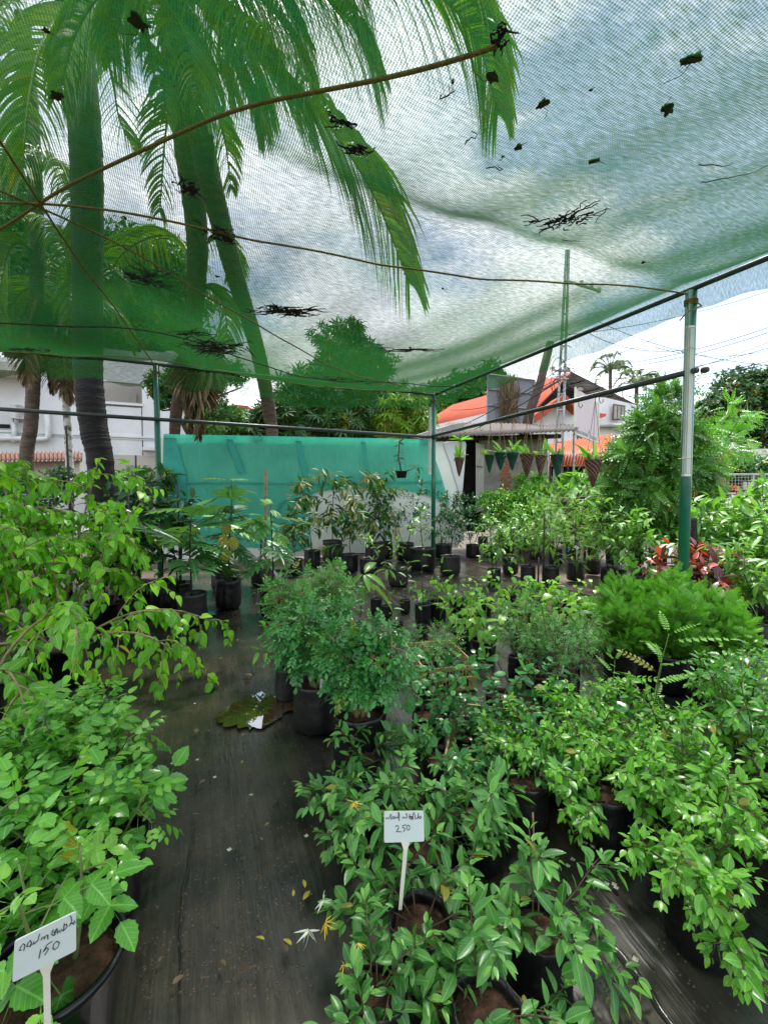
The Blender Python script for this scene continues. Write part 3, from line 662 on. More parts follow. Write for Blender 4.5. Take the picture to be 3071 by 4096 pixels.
def dead_leaf(px, py, s_, label, seed):
    c = net_pt(px, py); rng = random.Random(seed); r_ = (c - cam.location).length / F_PX * s_
    q = MB().use('leaf_shadow'); n_ = 7
    for w_ in range(2):
        a0 = rng.uniform(0, 6.28); L_ = r_ * rng.uniform(1.6, 2.3); W_ = r_ * rng.uniform(.9, 1.3); cv = rng.uniform(.15, .5)
        def lf(u, v): 
            t_ = v; wd = W_ * math.sin(math.pi * min(1, max(0, t_ * .9 + .06)) ** .8) * (u - .5) * (1 + .25 * math.sin(t_ * 9 + a0)); y_ = (t_ - .5) * L_
            return (wd * math.cos(a0) - y_ * math.sin(a0), wd * math.sin(a0) + y_ * math.cos(a0), .006 + r_ * cv * (abs(u - .5) * 1.6 + (t_ - .5) ** 2 * 1.5) + w_ * .004)
        q.grid(lf, 4, 7)
    a = rng.uniform(0, 6.28); q.tube([(0, 0, .004), (r_ * 1.2 * math.cos(a), r_ * 1.2 * math.sin(a), .004), (r_ * 2.4 * math.cos(a + .5), r_ * 2.4 * math.sin(a + .5), .004)], .0014, 4)
    tag(q.build('dead_leaf', None, True, c), label, 'dead leaf', 'twigs and leaves caught on the net')
mat('leaf_shadow', (.05, .06, .02), (.03, .022, .012), 20, .8)
for i, (px, py, s_, lb) in enumerate((
    (1970, 310, 22, 'pointed dark dead leaf at the tip of the top palm frond'), (2170, 418, 19, 'rounded dark leaf on the net right of the frond tip'),
    (2670, 440, 22, 'oval dark leaf with a curled stalk near the right side of the net'), (2760, 245, 27, 'large dark leaf with crossed twigs near the top right of the net'),
    (2070, 592, 15, 'small dark leaf below the rounded one'), (2375, 645, 15, 'dark leaf with a long stalk above the twig mat'),
    (560, 95, 26, 'big dark leaf on the green area at the upper left'), (185, 120, 11, 'tiny leaf at the far upper left of the net'), (228, 388, 19, 'dark leaf over the left palm trunk'),
    (500, 870, 8, 'tiny dark leaf speck near the rope left of the dry frond'), (870, 1105, 9, 'small leaf on the net between the two leaning trunks'), (1640, 1390, 8, 'leaf crumb near the centre of the black rope'),
    (1810, 325, 7, 'leaf crumb on the bright net right of the fronds'), (2360, 357, 6, 'leaf crumb between the rounded and the oval leaf'), (2010, 625, 6, 'leaf crumb left of the small dark leaf'), (2570, 1050, 9, 'thin leaf above the lattice pole top'),
    (1770, 1155, 7, 'leaf crumb right of the long frond tip'))):
    dead_leaf(px, py, s_ * 1.0, lb, i)
for i, (pa, pb, lb) in enumerate((((1750, 380), (1800, 330), 'short curved twig on the net right of the top fronds'), ((1850, 555), (1900, 510), 'thin straight twig on the bright net below the top frond'),
    ((2780, 722), (3060, 665), 'long straight twig near the right border of the net'), ((2800, 640), (2930, 645), 'wavy twig above the long straight one'),
    ((2250, 950), (2320, 955), 'small hooked twig below the twig mat'), ((1950, 670), (2000, 650), 'short dark twig left of the small leaf'), ((700, 1260), (760, 1290), 'fine twig near the lower rope'))):
    a, b_ = net_pt(*pa), net_pt(*pb); md = (a + b_) / 2 + Vector((.03, .02, 0))
    rt_ = random.Random(i); pz = [a.lerp(b_, s / 7) + Vector((rt_.gauss(0, .012), rt_.gauss(0, .012), 0)) + Vector((.03, .02, 0)) * math.sin(3.14 * s / 7) for s in range(8)]
    tag(mb('debris').tube(pz, (.0035, .0015), 5).build('twig', None, True), lb, 'twig', 'twigs and leaves caught on the net')

# white tube lights tied to the posts
def batten(P, px, pt, pbm, w_, label):
    d = P.y - .07; a = D(*pt, d); b_ = D(*pbm, d); x = D(px, 1900, d).x
    e_ = empty('tube_light', (x, d, b_.z), 0, label, 'tube light'); h = a.z - b_.z
    mb('tube_plastic').box(-w_ / 2, w_ / 2, -.02, .02, .02, h - .02).box(-w_ * .3, w_ * .3, -.03, -.0205, .03, h - .03).build('housing', e_)
    q = mb('white_plastic').box(-w_ / 2 - .002, w_ / 2 + .002, -.024, .022, 0, .0195); q.box(-w_ / 2 - .002, w_ / 2 + .002, -.024, .022, h - .0195, h).build('end_cap', e_)
    for z in (h * .12, h * .85): mb('tag_stick').tube([(w_ * .9 * math.cos(q_), .02 + .075 * math.sin(q_), z) for q_ in [6.28 * i / 12 for i in range(13)]], .003, 4).build('cable_tie', e_, True)
batten(R0, 2742, (2752, 1305), (2735, 1905), .062, 'long white tube light tied upright to the tall right post')
batten(C0, 1718, (1722, 1630), (1716, 1897), .06, 'white tube light tied upright to the centre post')

# ================================================================== FAR SIDE: TEAL CLOTH, HUT, HOUSES
def wallp(b, pts, d, th=.1, dd=None):      # polygon standing at depth d (or one depth per point), with real thickness
    q = [D(px, py, (dd[i] if dd else d)) for i, (px, py) in enumerate(pts)]
    return b.prism(q, (0, th, 0))
m, t = nodes('teal_cloth'); k = t.links.new
o = N_(t, 'ShaderNodeOutputMaterial'); tcn = N_(t, 'ShaderNodeTexCoord')
n1 = N_(t, 'ShaderNodeTexNoise', _Scale=1.1, _Detail=5); k(tcn.outputs['Object'], n1.inputs['Vector'])
rc = N_(t, 'ShaderNodeValToRGB'); e = rc.color_ramp.elements; e[0].position = .3; e[0].color = (.06, .52, .38, 1); e[1].position = .7; e[1].color = (.14, .68, .50, 1); k(n1.outputs[0], rc.inputs[0])
df = N_(t, 'ShaderNodeBsdfDiffuse'); tl = N_(t, 'ShaderNodeBsdfTranslucent'); tpn = N_(t, 'ShaderNodeBsdfTransparent'); k(rc.outputs[0], df.inputs[0]); k(rc.outputs[0], tl.inputs[0])
n5 = N_(t, 'ShaderNodeTexNoise', _Scale=1.6, _Detail=5); mp5 = N_(t, 'ShaderNodeMapping'); mp5.inputs['Scale'].default_value = (2.2, 1, .5); k(tcn.outputs['Object'], mp5.inputs[0]); k(mp5.outputs[0], n5.inputs['Vector'])
b5 = N_(t, 'ShaderNodeBump', _Strength=.7, _Distance=.25); k(n5.outputs[0], b5.inputs['Height']); k(b5.outputs[0], df.inputs['Normal']); k(b5.outputs[0], tl.inputs['Normal'])
m1 = N_(t, 'ShaderNodeMixShader', _Fac=.35); k(df.outputs[0], m1.inputs[1]); k(tl.outputs[0], m1.inputs[2])
m2 = N_(t, 'ShaderNodeMixShader', _Fac=.55); k(tpn.outputs[0], m2.inputs[1]); k(m1.outputs[0], m2.inputs[2]); k(m2.outputs[0], o.inputs[0])
def sheetpt(px, py, off=0.0):
    """point on the stretched cloth wall: depth grows to the right, foot pulled out a little"""
    s = (px - 660) / 1150; d = 10.4 + 1.1 * s + off
    return D(px, py, d)
def sheet(name, poly_, off, m_, label, cat, th=.006, parent=None):
    q = mb(m_).prism([sheetpt(px, py, off) for px, py in poly_], (0, th, 0)); o = q.build(name, parent)
    return tag(o, label, cat) if label else o
ws = sheet('plastic_sheet', [(640, 1752), (1700, 1766), (1770, 1766), (1778, 1790), (1800, 1850), (1835, 1960), (1850, 2030), (1862, 2120), (1830, 2190), (1560, 2206), (1200, 2225), (640, 2250)], .06, 'sheet_white', 'white plastic sheet wall behind the teal cloth, bare at its foot and right side', 'plastic sheet')
sheet('plastic_sheet', [(1772, 1772), (1860, 1765), (1864, 1778), (1850, 1960), (1840, 1985), (1800, 1850)], .02, 'wall_white', 'white flap of plastic sheet hanging beside the dark hut door', 'plastic sheet')
tcl = sheet('teal_cloth', [(655, 1738), (900, 1741), (1300, 1750), (1712, 1760), (1722, 1785), (1760, 1890), (1798, 2016), (1760, 2000), (1700, 1978), (1620, 1962), (1540, 1955), (1430, 1955), (1330, 1958), (1280, 1966), (1244, 1978), (1242, 2050), (1236, 2186), (1180, 2205), (1000, 2190), (640, 2180)], 0, 'teal_cloth', 'teal green net cloth stretched over the white sheet wall', 'cloth')
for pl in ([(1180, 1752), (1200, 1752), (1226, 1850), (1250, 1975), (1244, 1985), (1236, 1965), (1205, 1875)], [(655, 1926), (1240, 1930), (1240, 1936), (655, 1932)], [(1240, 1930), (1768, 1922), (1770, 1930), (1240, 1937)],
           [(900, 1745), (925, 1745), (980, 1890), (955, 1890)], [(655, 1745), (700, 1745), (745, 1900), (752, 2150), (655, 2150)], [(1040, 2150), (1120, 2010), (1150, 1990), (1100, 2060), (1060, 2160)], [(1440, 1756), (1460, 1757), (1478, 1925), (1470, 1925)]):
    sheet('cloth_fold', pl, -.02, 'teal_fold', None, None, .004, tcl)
# ridge of the wall, its top flap
sheet('cloth_hem', [(655, 1736), (1712, 1757), (1714, 1775), (655, 1752)], -.045, 'teal_cloth', None, None, .01, tcl)
# hut
DH = 12.2
h = empty('hut', (0, 0, 0), 0, 'grey block hut with a rusty corrugated roof and a dark doorway behind the hanging baskets', 'hut')
b = mb('block_wall'); wallp(b, [(1922, 1745), (2185, 1735), (2200, 2060), (1932, 2110)], DH, .25); wallp(b, [(1735, 1745), (1860, 1745), (1860, 1762), (1735, 1762)], DH, .2)
b.box(D(2200, 1900, DH).x - .25, D(2200, 1900, DH).x, DH + .25, DH + 3.4, 0, D(2200, 1735, DH).z)
b.build('wall', h)
b = mb('inside_shade'); wallp(b, [(1840, 1742), (1940, 1742), (1940, 2130), (1830, 2120)], DH + .6, .1); b.build('doorway', h)  # black panel behind the opening paints the darkness inside the hut
dq = mb('door_metal'); wallp(dq, [(1903, 1770), (1936, 1780), (1934, 2040), (1903, 2052)], DH - .35, .03, [DH - .5, DH - .1, DH - .1, DH - .5]); do = dq.build('door', h)
mb('pipe_dark').tube([D(1907, 1864, DH - .55), D(1930, 1868, DH - .25)], .012, 6).build('latch', do)
b = mb('brick')
rb = random.Random(2)
for r_ in range(10):
    for c_ in range(3):
        if rb.random() < .22: continue
        x, y_ = 2000 + c_ * 14 + (7 if r_ % 2 else 0), 1842 + r_ * 12
        wallp(b, [(x, y_), (x + 12, y_), (x + 12, y_ + 10), (x, y_ + 10)], DH - .012, .02)
for (x, y_) in ((2030, 1966), (2050, 1962), (2075, 2000), (2062, 2012), (2090, 1985)): wallp(b, [(x, y_), (x + 18, y_), (x + 18, y_ + 9), (x, y_ + 9)], DH - .012, .02)
b.build('brick_patch', h)
def corr(b, p00, p10, p01, p11, n, amp, th=.012):   # corrugated sheet: p00->p10 across the waves, p00->p01 along
    N = n * 8; A, B, C_, E = map(Vector, (p00, p10, p01, p11)); nr = (B - A).cross(C_ - A).normalized()
    if nr.z < 0: nr = -nr
    vs = []
    for j in range(2):
        for i in range(N + 1):
            u = i / N; a_ = (A.lerp(B, u) if j == 0 else C_.lerp(E, u)) + nr * amp * math.sin(2 * math.pi * n * u); vs += [a_, a_ - nr * th]
    w_ = 2 * (N + 1); f = []
    for i in range(N):
        a = 2 * i; f += [(a, a + 2, a + 2 + w_, a + w_), (a + 1, a + 1 + w_, a + 3 + w_, a + 3), (a, a + 1, a + 3, a + 2), (a + w_, a + 2 + w_, a + 3 + w_, a + 1 + w_)]
    return b.add(vs, f)
b = mb('roof_rust'); corr(b, D(1675, 1752, DH - .9), D(2295, 1722, DH - .9), D(1795, 1690, DH + 2.4), D(2330, 1698, DH + 3), 34, .02); b.build('roof', h, True)
b = mb('wood_dark'); b.tube([D(1735, 1758, DH - .1), D(2240, 1745, DH - .1)], .06, 6); b.tube([D(2150, 1760, DH - .6), D(2230, 1740, DH + 1)], .04, 6).build('roof_beam', h)
tag(mb('roof_grey').prism([D(1640, 1748, DH + .3), D(1800, 1700, DH + .3), D(1860, 1690, DH + .3), D(1850, 1720, DH + .3), D(1700, 1758, DH + .3)], (0, 2.0, .25)).build('roof_sheet'), 'loose grey roof sheet sticking out left of the rusty hut roof', 'roof sheet')

# red roofed house
h = empty('red_roofed_house', (0, 0, 0), 0, 'white house under a large red metal roof, grey roof underside showing on its right', 'house')
Pn, Pf = Vector((10.8, 26, 8.55)), Vector((5.4, 35.8, 8.55)); ax = (Pf - Pn).normalized(); lat = Vector((.88, .48, 0))
def rp_(base, s, w_, z): q = base + lat * w_; return Vector((q.x, q.y, z))
b = mb('roof_red'); corr(b, rp_(Pn, 0, 0, 8.55), Pf, rp_(Pn, 0, -4.4, 4.9), rp_(Pf, 0, -4.2, 6.0), 40, .03, .05); b.build('roof', h, True)
b = mb('roof_grey'); corr(b, rp_(Pn, 0, .02, 8.53), rp_(Pf, 0, .02, 8.53), rp_(Pn, 0, 6.4, 7.2), rp_(Pf, 0, 6.4, 7.2), 40, .03, .05); b.build('roof', h, True)
b = mb('wood_dark')
for i in range(7):
    q = ax * (i * 1.4); b.tube([rp_(Pn, 0, .1, 8.38) + q, rp_(Pn, 0, 6.3, 7.06) + q], .04, 5)
for w_, z in ((1.2, 8.2), (2.6, 7.9), (4, 7.62), (5.4, 7.33)): b.tube([rp_(Pn, 0, w_, z - .02), rp_(Pn, 0, w_, z - .02) + ax * 10], .04, 5)
b.tube([rp_(Pn, 0, -4.8, 6.1), rp_(Pn, 0, 0, 8.42)], .06, 5); b.build('rafters', h)
b = mb('wall_white'); q0 = rp_(Pn, 0, -3.8, 0) + ax * 1.5; q1 = rp_(Pn, 0, 5.3, 0) + ax * 1.5
b.prism([q0, q1, q1 + Vector((0, 0, 7.0)), q0 + Vector((0, 0, 6.3))], ax * 8); b.build('wall', h)
b = mb('inside_shade'); q2 = rp_(Pn, 0, -3.4, 6.35) + ax * 1.45; q3 = rp_(Pn, 0, 5.2, 7.05) + ax * 1.45
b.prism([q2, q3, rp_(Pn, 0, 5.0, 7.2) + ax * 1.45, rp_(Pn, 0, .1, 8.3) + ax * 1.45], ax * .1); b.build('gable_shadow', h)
# porch gable in front
g = empty('porch_house', (0, 0, 0), 0, 'small white gable front with red barge boards below the big grey roof underside', 'house')
b = mb('wall_white'); wallp(b, [(2135, 1680), (2250, 1598), (2300, 1640), (2310, 1900), (2130, 1900)], 22, .6); b.build('wall', g)
b = mb('roof_red'); wallp(b, [(2120, 1672), (2244, 1585), (2256, 1575), (2262, 1596), (2246, 1612), (2140, 1690)], 21.2, 1.6); wallp(b, [(2256, 1575), (2320, 1625), (2320, 1650), (2262, 1598)], 21.2, 1.6); b.build('roof', g)
# two storey white house at right
h = empty('white_house', (0, 0, 0), 0, 'white two storey house with a shuttered window right of the pink signboard', 'house')
b = mb('wall_white'); wallp(b, [(2372, 1588), (2420, 1590), (2545, 1620), (2540, 1712), (2395, 1705), (2372, 1705)], 24, 4, [24, 24, 24.6, 24.6, 24, 24]); wallp(b, [(2392, 1760), (2560, 1760), (2560, 1960), (2392, 1960)], 23.6, .4); b.build('wall', h)
b = mb('wall_cream'); wallp(b, [(2380, 1708), (2552, 1714), (2552, 1759), (2380, 1759)], 23.7, .3); b.build('lower_wall', h)
b = mb('frame_grey'); wallp(b, [(2385, 1701), (2440, 1697), (2560, 1705), (2560, 1712), (2440, 1705), (2385, 1708)], 23.2, .6); b.build('ledge', h)
wf = mb('stem_brown'); wallp(wf, [(2452, 1615), (2500, 1622), (2496, 1682), (2448, 1680)], 23.9, .06); wf = wf.build('window', h)
b = mb('roof_grey')
for i in range(3): x = 2456 + i * 14.5; wallp(b, [(x, 1621 + i * 2), (x + 11, 1623 + i * 2), (x + 9, 1675), (x - 2, 1675)], 23.86, .03)
b.build('shutter', wf)
b = mb('red_paint'); wallp(b, [(2396, 1652), (2424, 1655), (2422, 1665), (2396, 1668)], 23.3, .5); b.build('awning', h)
# orange roof shed
h = empty('orange_roofed_shed', (0, 0, 0), 0, 'low shed with a bright orange corrugated roof below the signboard', 'shed')
b = mb('roof_orange'); corr(b, D(2195, 1862, 15.5), D(2400, 1862, 15.5), D(2198, 1772, 18), D(2455, 1735, 18), 18, .035, .03); b.build('roof', h, True)
b = mb('inside_shade'); wallp(b, [(2198, 1864), (2395, 1864), (2395, 1960), (2198, 1960)], 16.2, .1); b.build('open_front_shade', h)  # black panel across the front stands in for the shade under the roof
b = mb('wood_dark')
for x in (2200, 2270, 2330, 2392): b.tube([D(x, 1862, 15.7), D(x, 1965, 15.7)], .04, 6)
b.build('support', h)
# billboard back
h = empty('billboard', (0, 0, 0), 0, 'grey back of a billboard with dried climber roots hanging on it', 'billboard')
DB = 16.5
b = mb('board_grey'); wallp(b, [(1951, 1497), (2138, 1520), (2130, 1700), (1947, 1690)], DB, .08); b.build('panel', h)
b = mb('frame_grey')
for a, c in (((1950, 1498), (1947, 1690)), ((2138, 1520), (2130, 1700)), ((1951, 1556), (2136, 1575)), ((1950, 1620), (2134, 1636)), ((1951, 1497), (2138, 1520))): b.tube([D(*a, DB - .06), D(*c, DB - .06)], .03, 6)
b.tube([D(2128, 1560, DB), D(2128, 2000, DB)], .05, 6); b.tube([D(1960, 1690, DB), D(1960, 2000, DB)], .05, 6); b.build('frame', h)
b = mb('root_dry'); rb = random.Random(4)
for i in range(80):
    x = rb.gauss(2036, 10 + 6 * (i % 3)); y0_ = rb.uniform(1493, 1530); pts = [D(x + rb.gauss(0, 3) * j, y0_ + (rb.uniform(90, 200) / 6) * j, DB - .12 - .12 * rb.random()) for j in range(7)]
    b.tube(pts, .022 if i < 10 else .009, 4)
b.build('dried_roots', h, True)
# leaning timber pole, lattice pole
tag(mb('wood_dark').tube([D(2090, 1760, 15), D(2120, 1640, 15), D(2160, 1530, 15), D(2200, 1370, 15.1)], (.17, .13), 10).build('leaning_pole', None, True), 'dark timber pole leaning right in front of the billboard', 'pole')
h = empty('lattice_pole', (0, 0, 0), 0, 'tall grey lattice utility pole rising behind the net edge', 'utility pole')
DL = 16; b = mb('metal_pole')
for a, c in (((2213, 1960), (2264, 1000)), ((2243, 1960), (2274, 1000))):
    b.tube([D(*a, DL), D(*c, DL)], .045, 6)
for i in range(15):
    s = i / 15; b.tube([D(2213 + 51 * s, 1960 - 960 * s, DL), D(2243 + 31 * s, 1960 - 960 * s, DL)], .03, 5)
b.build('mast', h)
b = mb('metal_pole'); b.tube([D(2205, 1480, DL - .1), D(2275, 1484, DL - .1)], .05, 6); b.tube([D(2255, 1120, DL - .1), D(2400, 1165, DL - .1)], .05, 6); b.tube([D(2215, 1515, DL - .1), D(2270, 1517, DL - .1)], .04, 6)
b.build('crossarm', h)
b = mb('tag_stick')
for px, py in ((2325, 1130), (2365, 1140), (2395, 1160), (2210, 1475), (2272, 1478)): b.lathe([(.001, -.1), (.07, -.08), (.04, -.02), (.08, .03), (.04, .08), (.001, .12)], D(px, py, DL - .1), 8)
b.build('insulator', h, True)
b = mb('stem_dark'); rb = random.Random(12)
for i in range(9): q = D(rb.uniform(2225, 2290), rb.uniform(1400, 1560), DL - .3); b.tube([q + Vector((.25 * math.cos(a), .05 * math.sin(2 * a), .35 * math.sin(a))) for a in [i + j * .6 for j in range(8)]], .012, 4)
b.build('cable_loop', h)
# wires
WR = [((2270, 1475), (3071, 1310), 24), ((2275, 1488), (3071, 1330), 24), ((2200, 1345), (3071, 1165), 30), ((2270, 1520), (3071, 1392), 24), ((2275, 1530), (3071, 1445), 24), ((2280, 1545), (3071, 1455), 24),
      ((2310, 1560), (3071, 1370), 26), ((2390, 1285), (3071, 1462), 22), ((2350, 1330), (2740, 1400), 22), ((2620, 1390), (3071, 1402), 30), ((2560, 1515), (3071, 1540), 34), ((2260, 1440), (2630, 1345), 28),
      ((1650, 1800), (2240, 1520), 18), ((1640, 1770), (2240, 1475), 18), ((1800, 1640), (2260, 1500), 20)]
WL = ['upper of the paired wires running from the lattice pole to the right', 'lower of the paired wires running from the lattice pole to the right', 'highest single wire in the gap under the net edge', 'wire just above the far palms, third below the pair', 'wire crossing the far palm crowns',
      'lowest long wire touching the far palms', 'wire rising from the grey roof toward the upper right', 'thick sagging cable that falls from left to right behind the tall post', 'short wire slanting down to the tall post', 'thin nearly level wire at the far right', 'faint lowest level wire right of the far palms', 'short wire ending in the open sky left of the tall post',
      'lower wire passing over the red roof', 'upper wire passing over the red roof', 'wire across the billboard top']
for (a, c, d), lb in zip(WR, WL):
    A, B = D(*a, DL), D(*c, d * .55); pts = [A.lerp(B, i / 12) - Vector((0, 0, .25 * 4 * (i / 12) * (1 - i / 12))) for i in range(13)]
    tag(mb('stem_dark').tube(pts, .011, 4).build('wire'), lb, 'wire', 'overhead wires by the road')
# pink signboard
h = empty('signboard', (0, 0, 0), 0, 'pale pink signboard with faded lettering at its foot, on thin poles', 'signboard')
dd = [13, 14.4, 14.4, 13]
b = mb('sign_pink'); wallp(b, [(2303, 1552), (2393, 1612), (2390, 1770), (2298, 1733)], 13, .05, dd); b.build('panel', h)
b = mb('sign_frame'); b.tube([D(2300, 1548, 12.96), D(2296, 1735, 12.96)], .03, 6); b.tube([D(2296, 1735, 12.96), D(2390, 1772, 14.36)], .03, 6); b.tube([D(2394, 1612, 14.4), D(2391, 1772, 14.4)], .03, 6); b.build('frame', h)
b = mb('metal_pole'); b.tube([D(2295, 1735, 13), D(2290, 1990, 13)], .035, 6); b.tube([D(2374, 1765, 14.2), D(2372, 1990, 14.2)], .035, 6); b.build('pole', h)
b = mb('sign_text'); rb = random.Random(21)
for (x0_, x1_) in ((2305, 2323), (2328, 2352), (2361, 2384)):
    x = x0_
    while x < x1_:
        s = (x - 2300) / 93; yb = 1727 + 40 * s; hh = 13; d = 12.97 + 1.4 * s
        w_ = rb.choice((2.2, 3.0, 2.6)); st = rb.random()
        b.tube([D(x, yb - hh, d), D(x, yb - hh * .1, d)], .006, 4)
        b.tube([D(x, yb - hh * (.9 if st < .5 else .5), d), D(x + w_, yb - hh * (.85 if st < .5 else .45), d), D(x + w_, yb - hh * .1, d), D(x, yb, d)], .006, 4)
        x += w_ + 1.6
wallp(b, [(2353, 1720), (2356.5, 1721), (2355.5, 1739), (2352, 1737)], 13.7, .01); b.build('lettering', h)
mbx = mb('roof_grey'); mbx.prism([D(2318, 1548, 13.1), D(2334, 1552, 13.3), D(2330, 1560, 13.3), D(2316, 1562, 13.1)], (0, .15, 0)); tag(mbx.build('flood_lamp'), 'small grey flood lamp on top of the pink signboard', 'lamp')

# white building at left
h = empty('white_building', (0, 0, 0), 0, 'large white building at the left with a wide wall opening and a moulded ledge', 'building')
def WB(px, py, off=0):    # on the facade plane, which recedes to the right
    a = Vector((-14.5, 14.2, 0)); c_ = Vector((-8.0, 17.0, 0)); dr = (c_ - a).normalized(); n_ = Vector((dr.y, -dr.x, 0)); r_ = ray(px, py)
    a2 = a + n_ * off; t_ = (a2.x * n_.x + a2.y * n_.y) / (r_.x * n_.x + r_.y * n_.y); return Vector((r_.x * t_, r_.y * t_, CAM_H + r_.z * t_))
nb_ = Vector((-.395, .919, 0))
def wq(b, x0_, x1_, y0_, y1_, off=0, th=.3, y2=None, y3=None): 
    A, B = WB(x0_, y0_, off), WB(x1_, y0_ if y2 is None else y2, off); zt = A.z; zb = WB(x0_, y1_, off).z
    b.prism([Vector((A.x, A.y, zt)), Vector((B.x, B.y, zt)), Vector((B.x, B.y, zb)), Vector((A.x, A.y, zb))], nb_ * th)
b = mb('wall_white')
wq(b, -500, 405, 1380, 2100, 0, .3); wq(b, 405, 565, 1392, 1522, 0, .3); wq(b, 405, 565, 1622, 2100, 0, .3); wq(b, 565, 690, 1400, 2100, 0, .3)
A = WB(690, 1500); b.box(A.x - .3, A.x, A.y + .12, A.y + 6, 0, WB(690, 1400).z); b.build('wall', h)
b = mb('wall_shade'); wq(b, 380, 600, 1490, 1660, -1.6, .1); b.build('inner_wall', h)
b = mb('wall_white'); wq(b, 400, 572, 1603, 1613, .06, .4); wq(b, -500, 640, 1698, 1707, .06, .06); wq(b, -500, 640, 1712, 1716, .03, .03); wq(b, 570, 640, 1788, 1800, .3, .3); b.build('ledge', h)
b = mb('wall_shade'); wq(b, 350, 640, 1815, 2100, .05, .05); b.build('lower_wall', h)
b = mb('frame_grey'); wq(b, 505, 552, 1860, 1900, .07, .05); b.build('window', h)
b = mb('inside_shade'); wq(b, -60, 40, 1693, 1708, .08, .02); b.build('window', h)
b = mb('door_metal'); wq(b, 532, 546, 1568, 1616, -1.5, .05); b.build('door', h)
b = mb('wall_cream'); wq(b, -500, 70, 1400, 1435, 1.2, 1.2); b.build('roof_overhang', h)
tag(mb('roof_tile').prism([WB(70, 1470, .3), WB(105, 1475, .3), WB(105, 1495, .3), WB(75, 1495, .3)], nb_ * .2).build('wall_box'), 'small orange box high on the white building beside the ringed palm', 'box')
# air conditioner + drain pipes
h = empty('air_conditioner', (0, 0, 0), 0, 'white air conditioner unit on a bracket on the white building', 'air conditioner')
b = mb('ac_white'); wq(b, 40, 105, 1617, 1672, .45, .38); o = b.build('casing', h)
c = WB(74, 1644, .47); b = mb('frame_grey')
for r_ in (.06, .11, .16, .2): b.tube([c + Vector((r_ * math.cos(a), .12 * r_ * math.cos(a), r_ * math.sin(a))) for a in [6.283 * i / 20 for i in range(21)]], .009, 4)
b.build('fan_grille', h, True)
b = mb('frame_grey'); b.tube([WB(55, 1674, .4), WB(55, 1690, .02)], .02, 5); b.tube([WB(80, 1674, .4), WB(80, 1690, .02)], .02, 5); b.build('bracket', h)
tag(mb('ac_white').tube([WB(-200, 1748, .2), WB(175, 1757, .2), WB(190, 1754, .2), WB(195, 1742, .2), WB(185, 1640, .2)], .09, 10).build('drain_pipe', None, True), 'white drain pipe that bends upward on the white building', 'pipe')
tag(mb('ac_white').tube([WB(-200, 1736, .2), WB(40, 1742, .2), WB(52, 1748, .2)], .06, 10).build('drain_pipe', None, True), 'thinner white pipe lying above the big drain pipe at the far left', 'pipe')
tag(mb('ac_white').tube([WB(58, 1690, .2), WB(58, 1770, .2)], .07, 10).build('drain_pipe', None, True), 'short upright pipe under the air conditioner', 'pipe')
h = empty('tiled_shed', (0, 0, 0), 0, 'low clay tiled roof peeping over the lime green bush at the far left', 'shed')
b = mb('roof_tile'); corr(b, D(-120, 1845, 11), D(330, 1838, 12), D(-120, 1812, 12.5), D(330, 1808, 13.5), 26, .04, .03); b.build('roof', h, True)
b = mb('wall_cream'); wallp(b, [(-120, 1850), (320, 1842), (320, 2000), (-120, 2010)], 12.2, .15); b.build('wall', h)
# far bits
tag(mb('roof_red').prism([D(930, 1617, 40), D(990, 1622, 40), D(990, 1632, 40), D(930, 1630, 40)], (0, 4, 0)).build('far_roof'), 'strip of red roof far behind the trees, left of the leaning palm', 'roof')
tag(mb('wall_white').prism([D(930, 1630, 40.2), D(990, 1632, 40.2), D(990, 1760, 40.2), D(930, 1760, 40.2)], (0, 4, 0)).build('far_house'), 'far white house wall seen between the trees', 'house')

# right side: low wall, road, fence, things behind
tag(mb('road').grid(lambda u, v: (5 + 60 * u, 15 + 9 * v, .0), 2, 2).build('road'), kind='structure')
tag(mb('wall_cream').prism([D(2780, 1795, 19), D(3500, 1795, 19), D(3500, 1860, 19), D(2780, 1860, 19)], (0, .3, 0)).build('boundary_wall'), 'long pale boundary wall beyond the road at the right', 'wall')
h = empty('mesh_fence', (0, 0, 0), 0, 'low wire mesh fence with a grey top rail beyond the right shrubs', 'fence')
DF = 13; b = mb('metal_pole'); b.tube([D(2835, 1898, DF), D(3300, 1898, DF)], .03, 6); b.tube([D(2835, 1975, DF), D(3300, 1975, DF)], .03, 6)
for x in (2840, 3010, 3180): b.tube([D(x, 1896, DF), D(x, 1990, DF)], .03, 6)
b.build('frame', h); b = mb('metal_pole')
for i in range(34): x = 2848 + i * 13; b.tube([D(x, 1900, DF), D(x, 1974, DF)], .005, 4)
for i in range(6): b.tube([D(2840, 1910 + i * 12, DF), D(3300, 1910 + i * 12, DF)], .005, 4)
b.build('wire_mesh', h)
h = empty('striped_cover', (0, 0, 0), 0, 'striped brown and green cloth covered crate behind the mesh fence', 'crate'); b = mb('wood_dark')
wallp(b, [(2972, 1928), (3075, 1932), (3075, 1965), (2972, 1965)], 14.5, .6); b.build('crate', h)
stripes = [('door_metal', 2974, 2986), ('paint_green', 2987, 2993), ('wall_white', 2994, 2997), ('stem_pale', 2998, 3016), ('paint_green', 3017, 3024), ('wall_white', 3025, 3028), ('stem_pale', 3029, 3048), ('paint_green', 3049, 3055), ('stem_pale', 3056, 3075)]
b = MB()
for mm_, a, c in stripes: b.use(mm_); wallp(b, [(a, 1927), (c, 1927.5), (c - 1, 1960), (a - 1, 1960)], 14.3, .05)
b.build('cloth', h)
tag(mb('wall_white').tube([D(3000, 1968, 12), D(3085, 1930, 12)], .05, 8).build('barrier_pole', None, True), 'white pole with orange blossom leaning at the far right', 'pole')
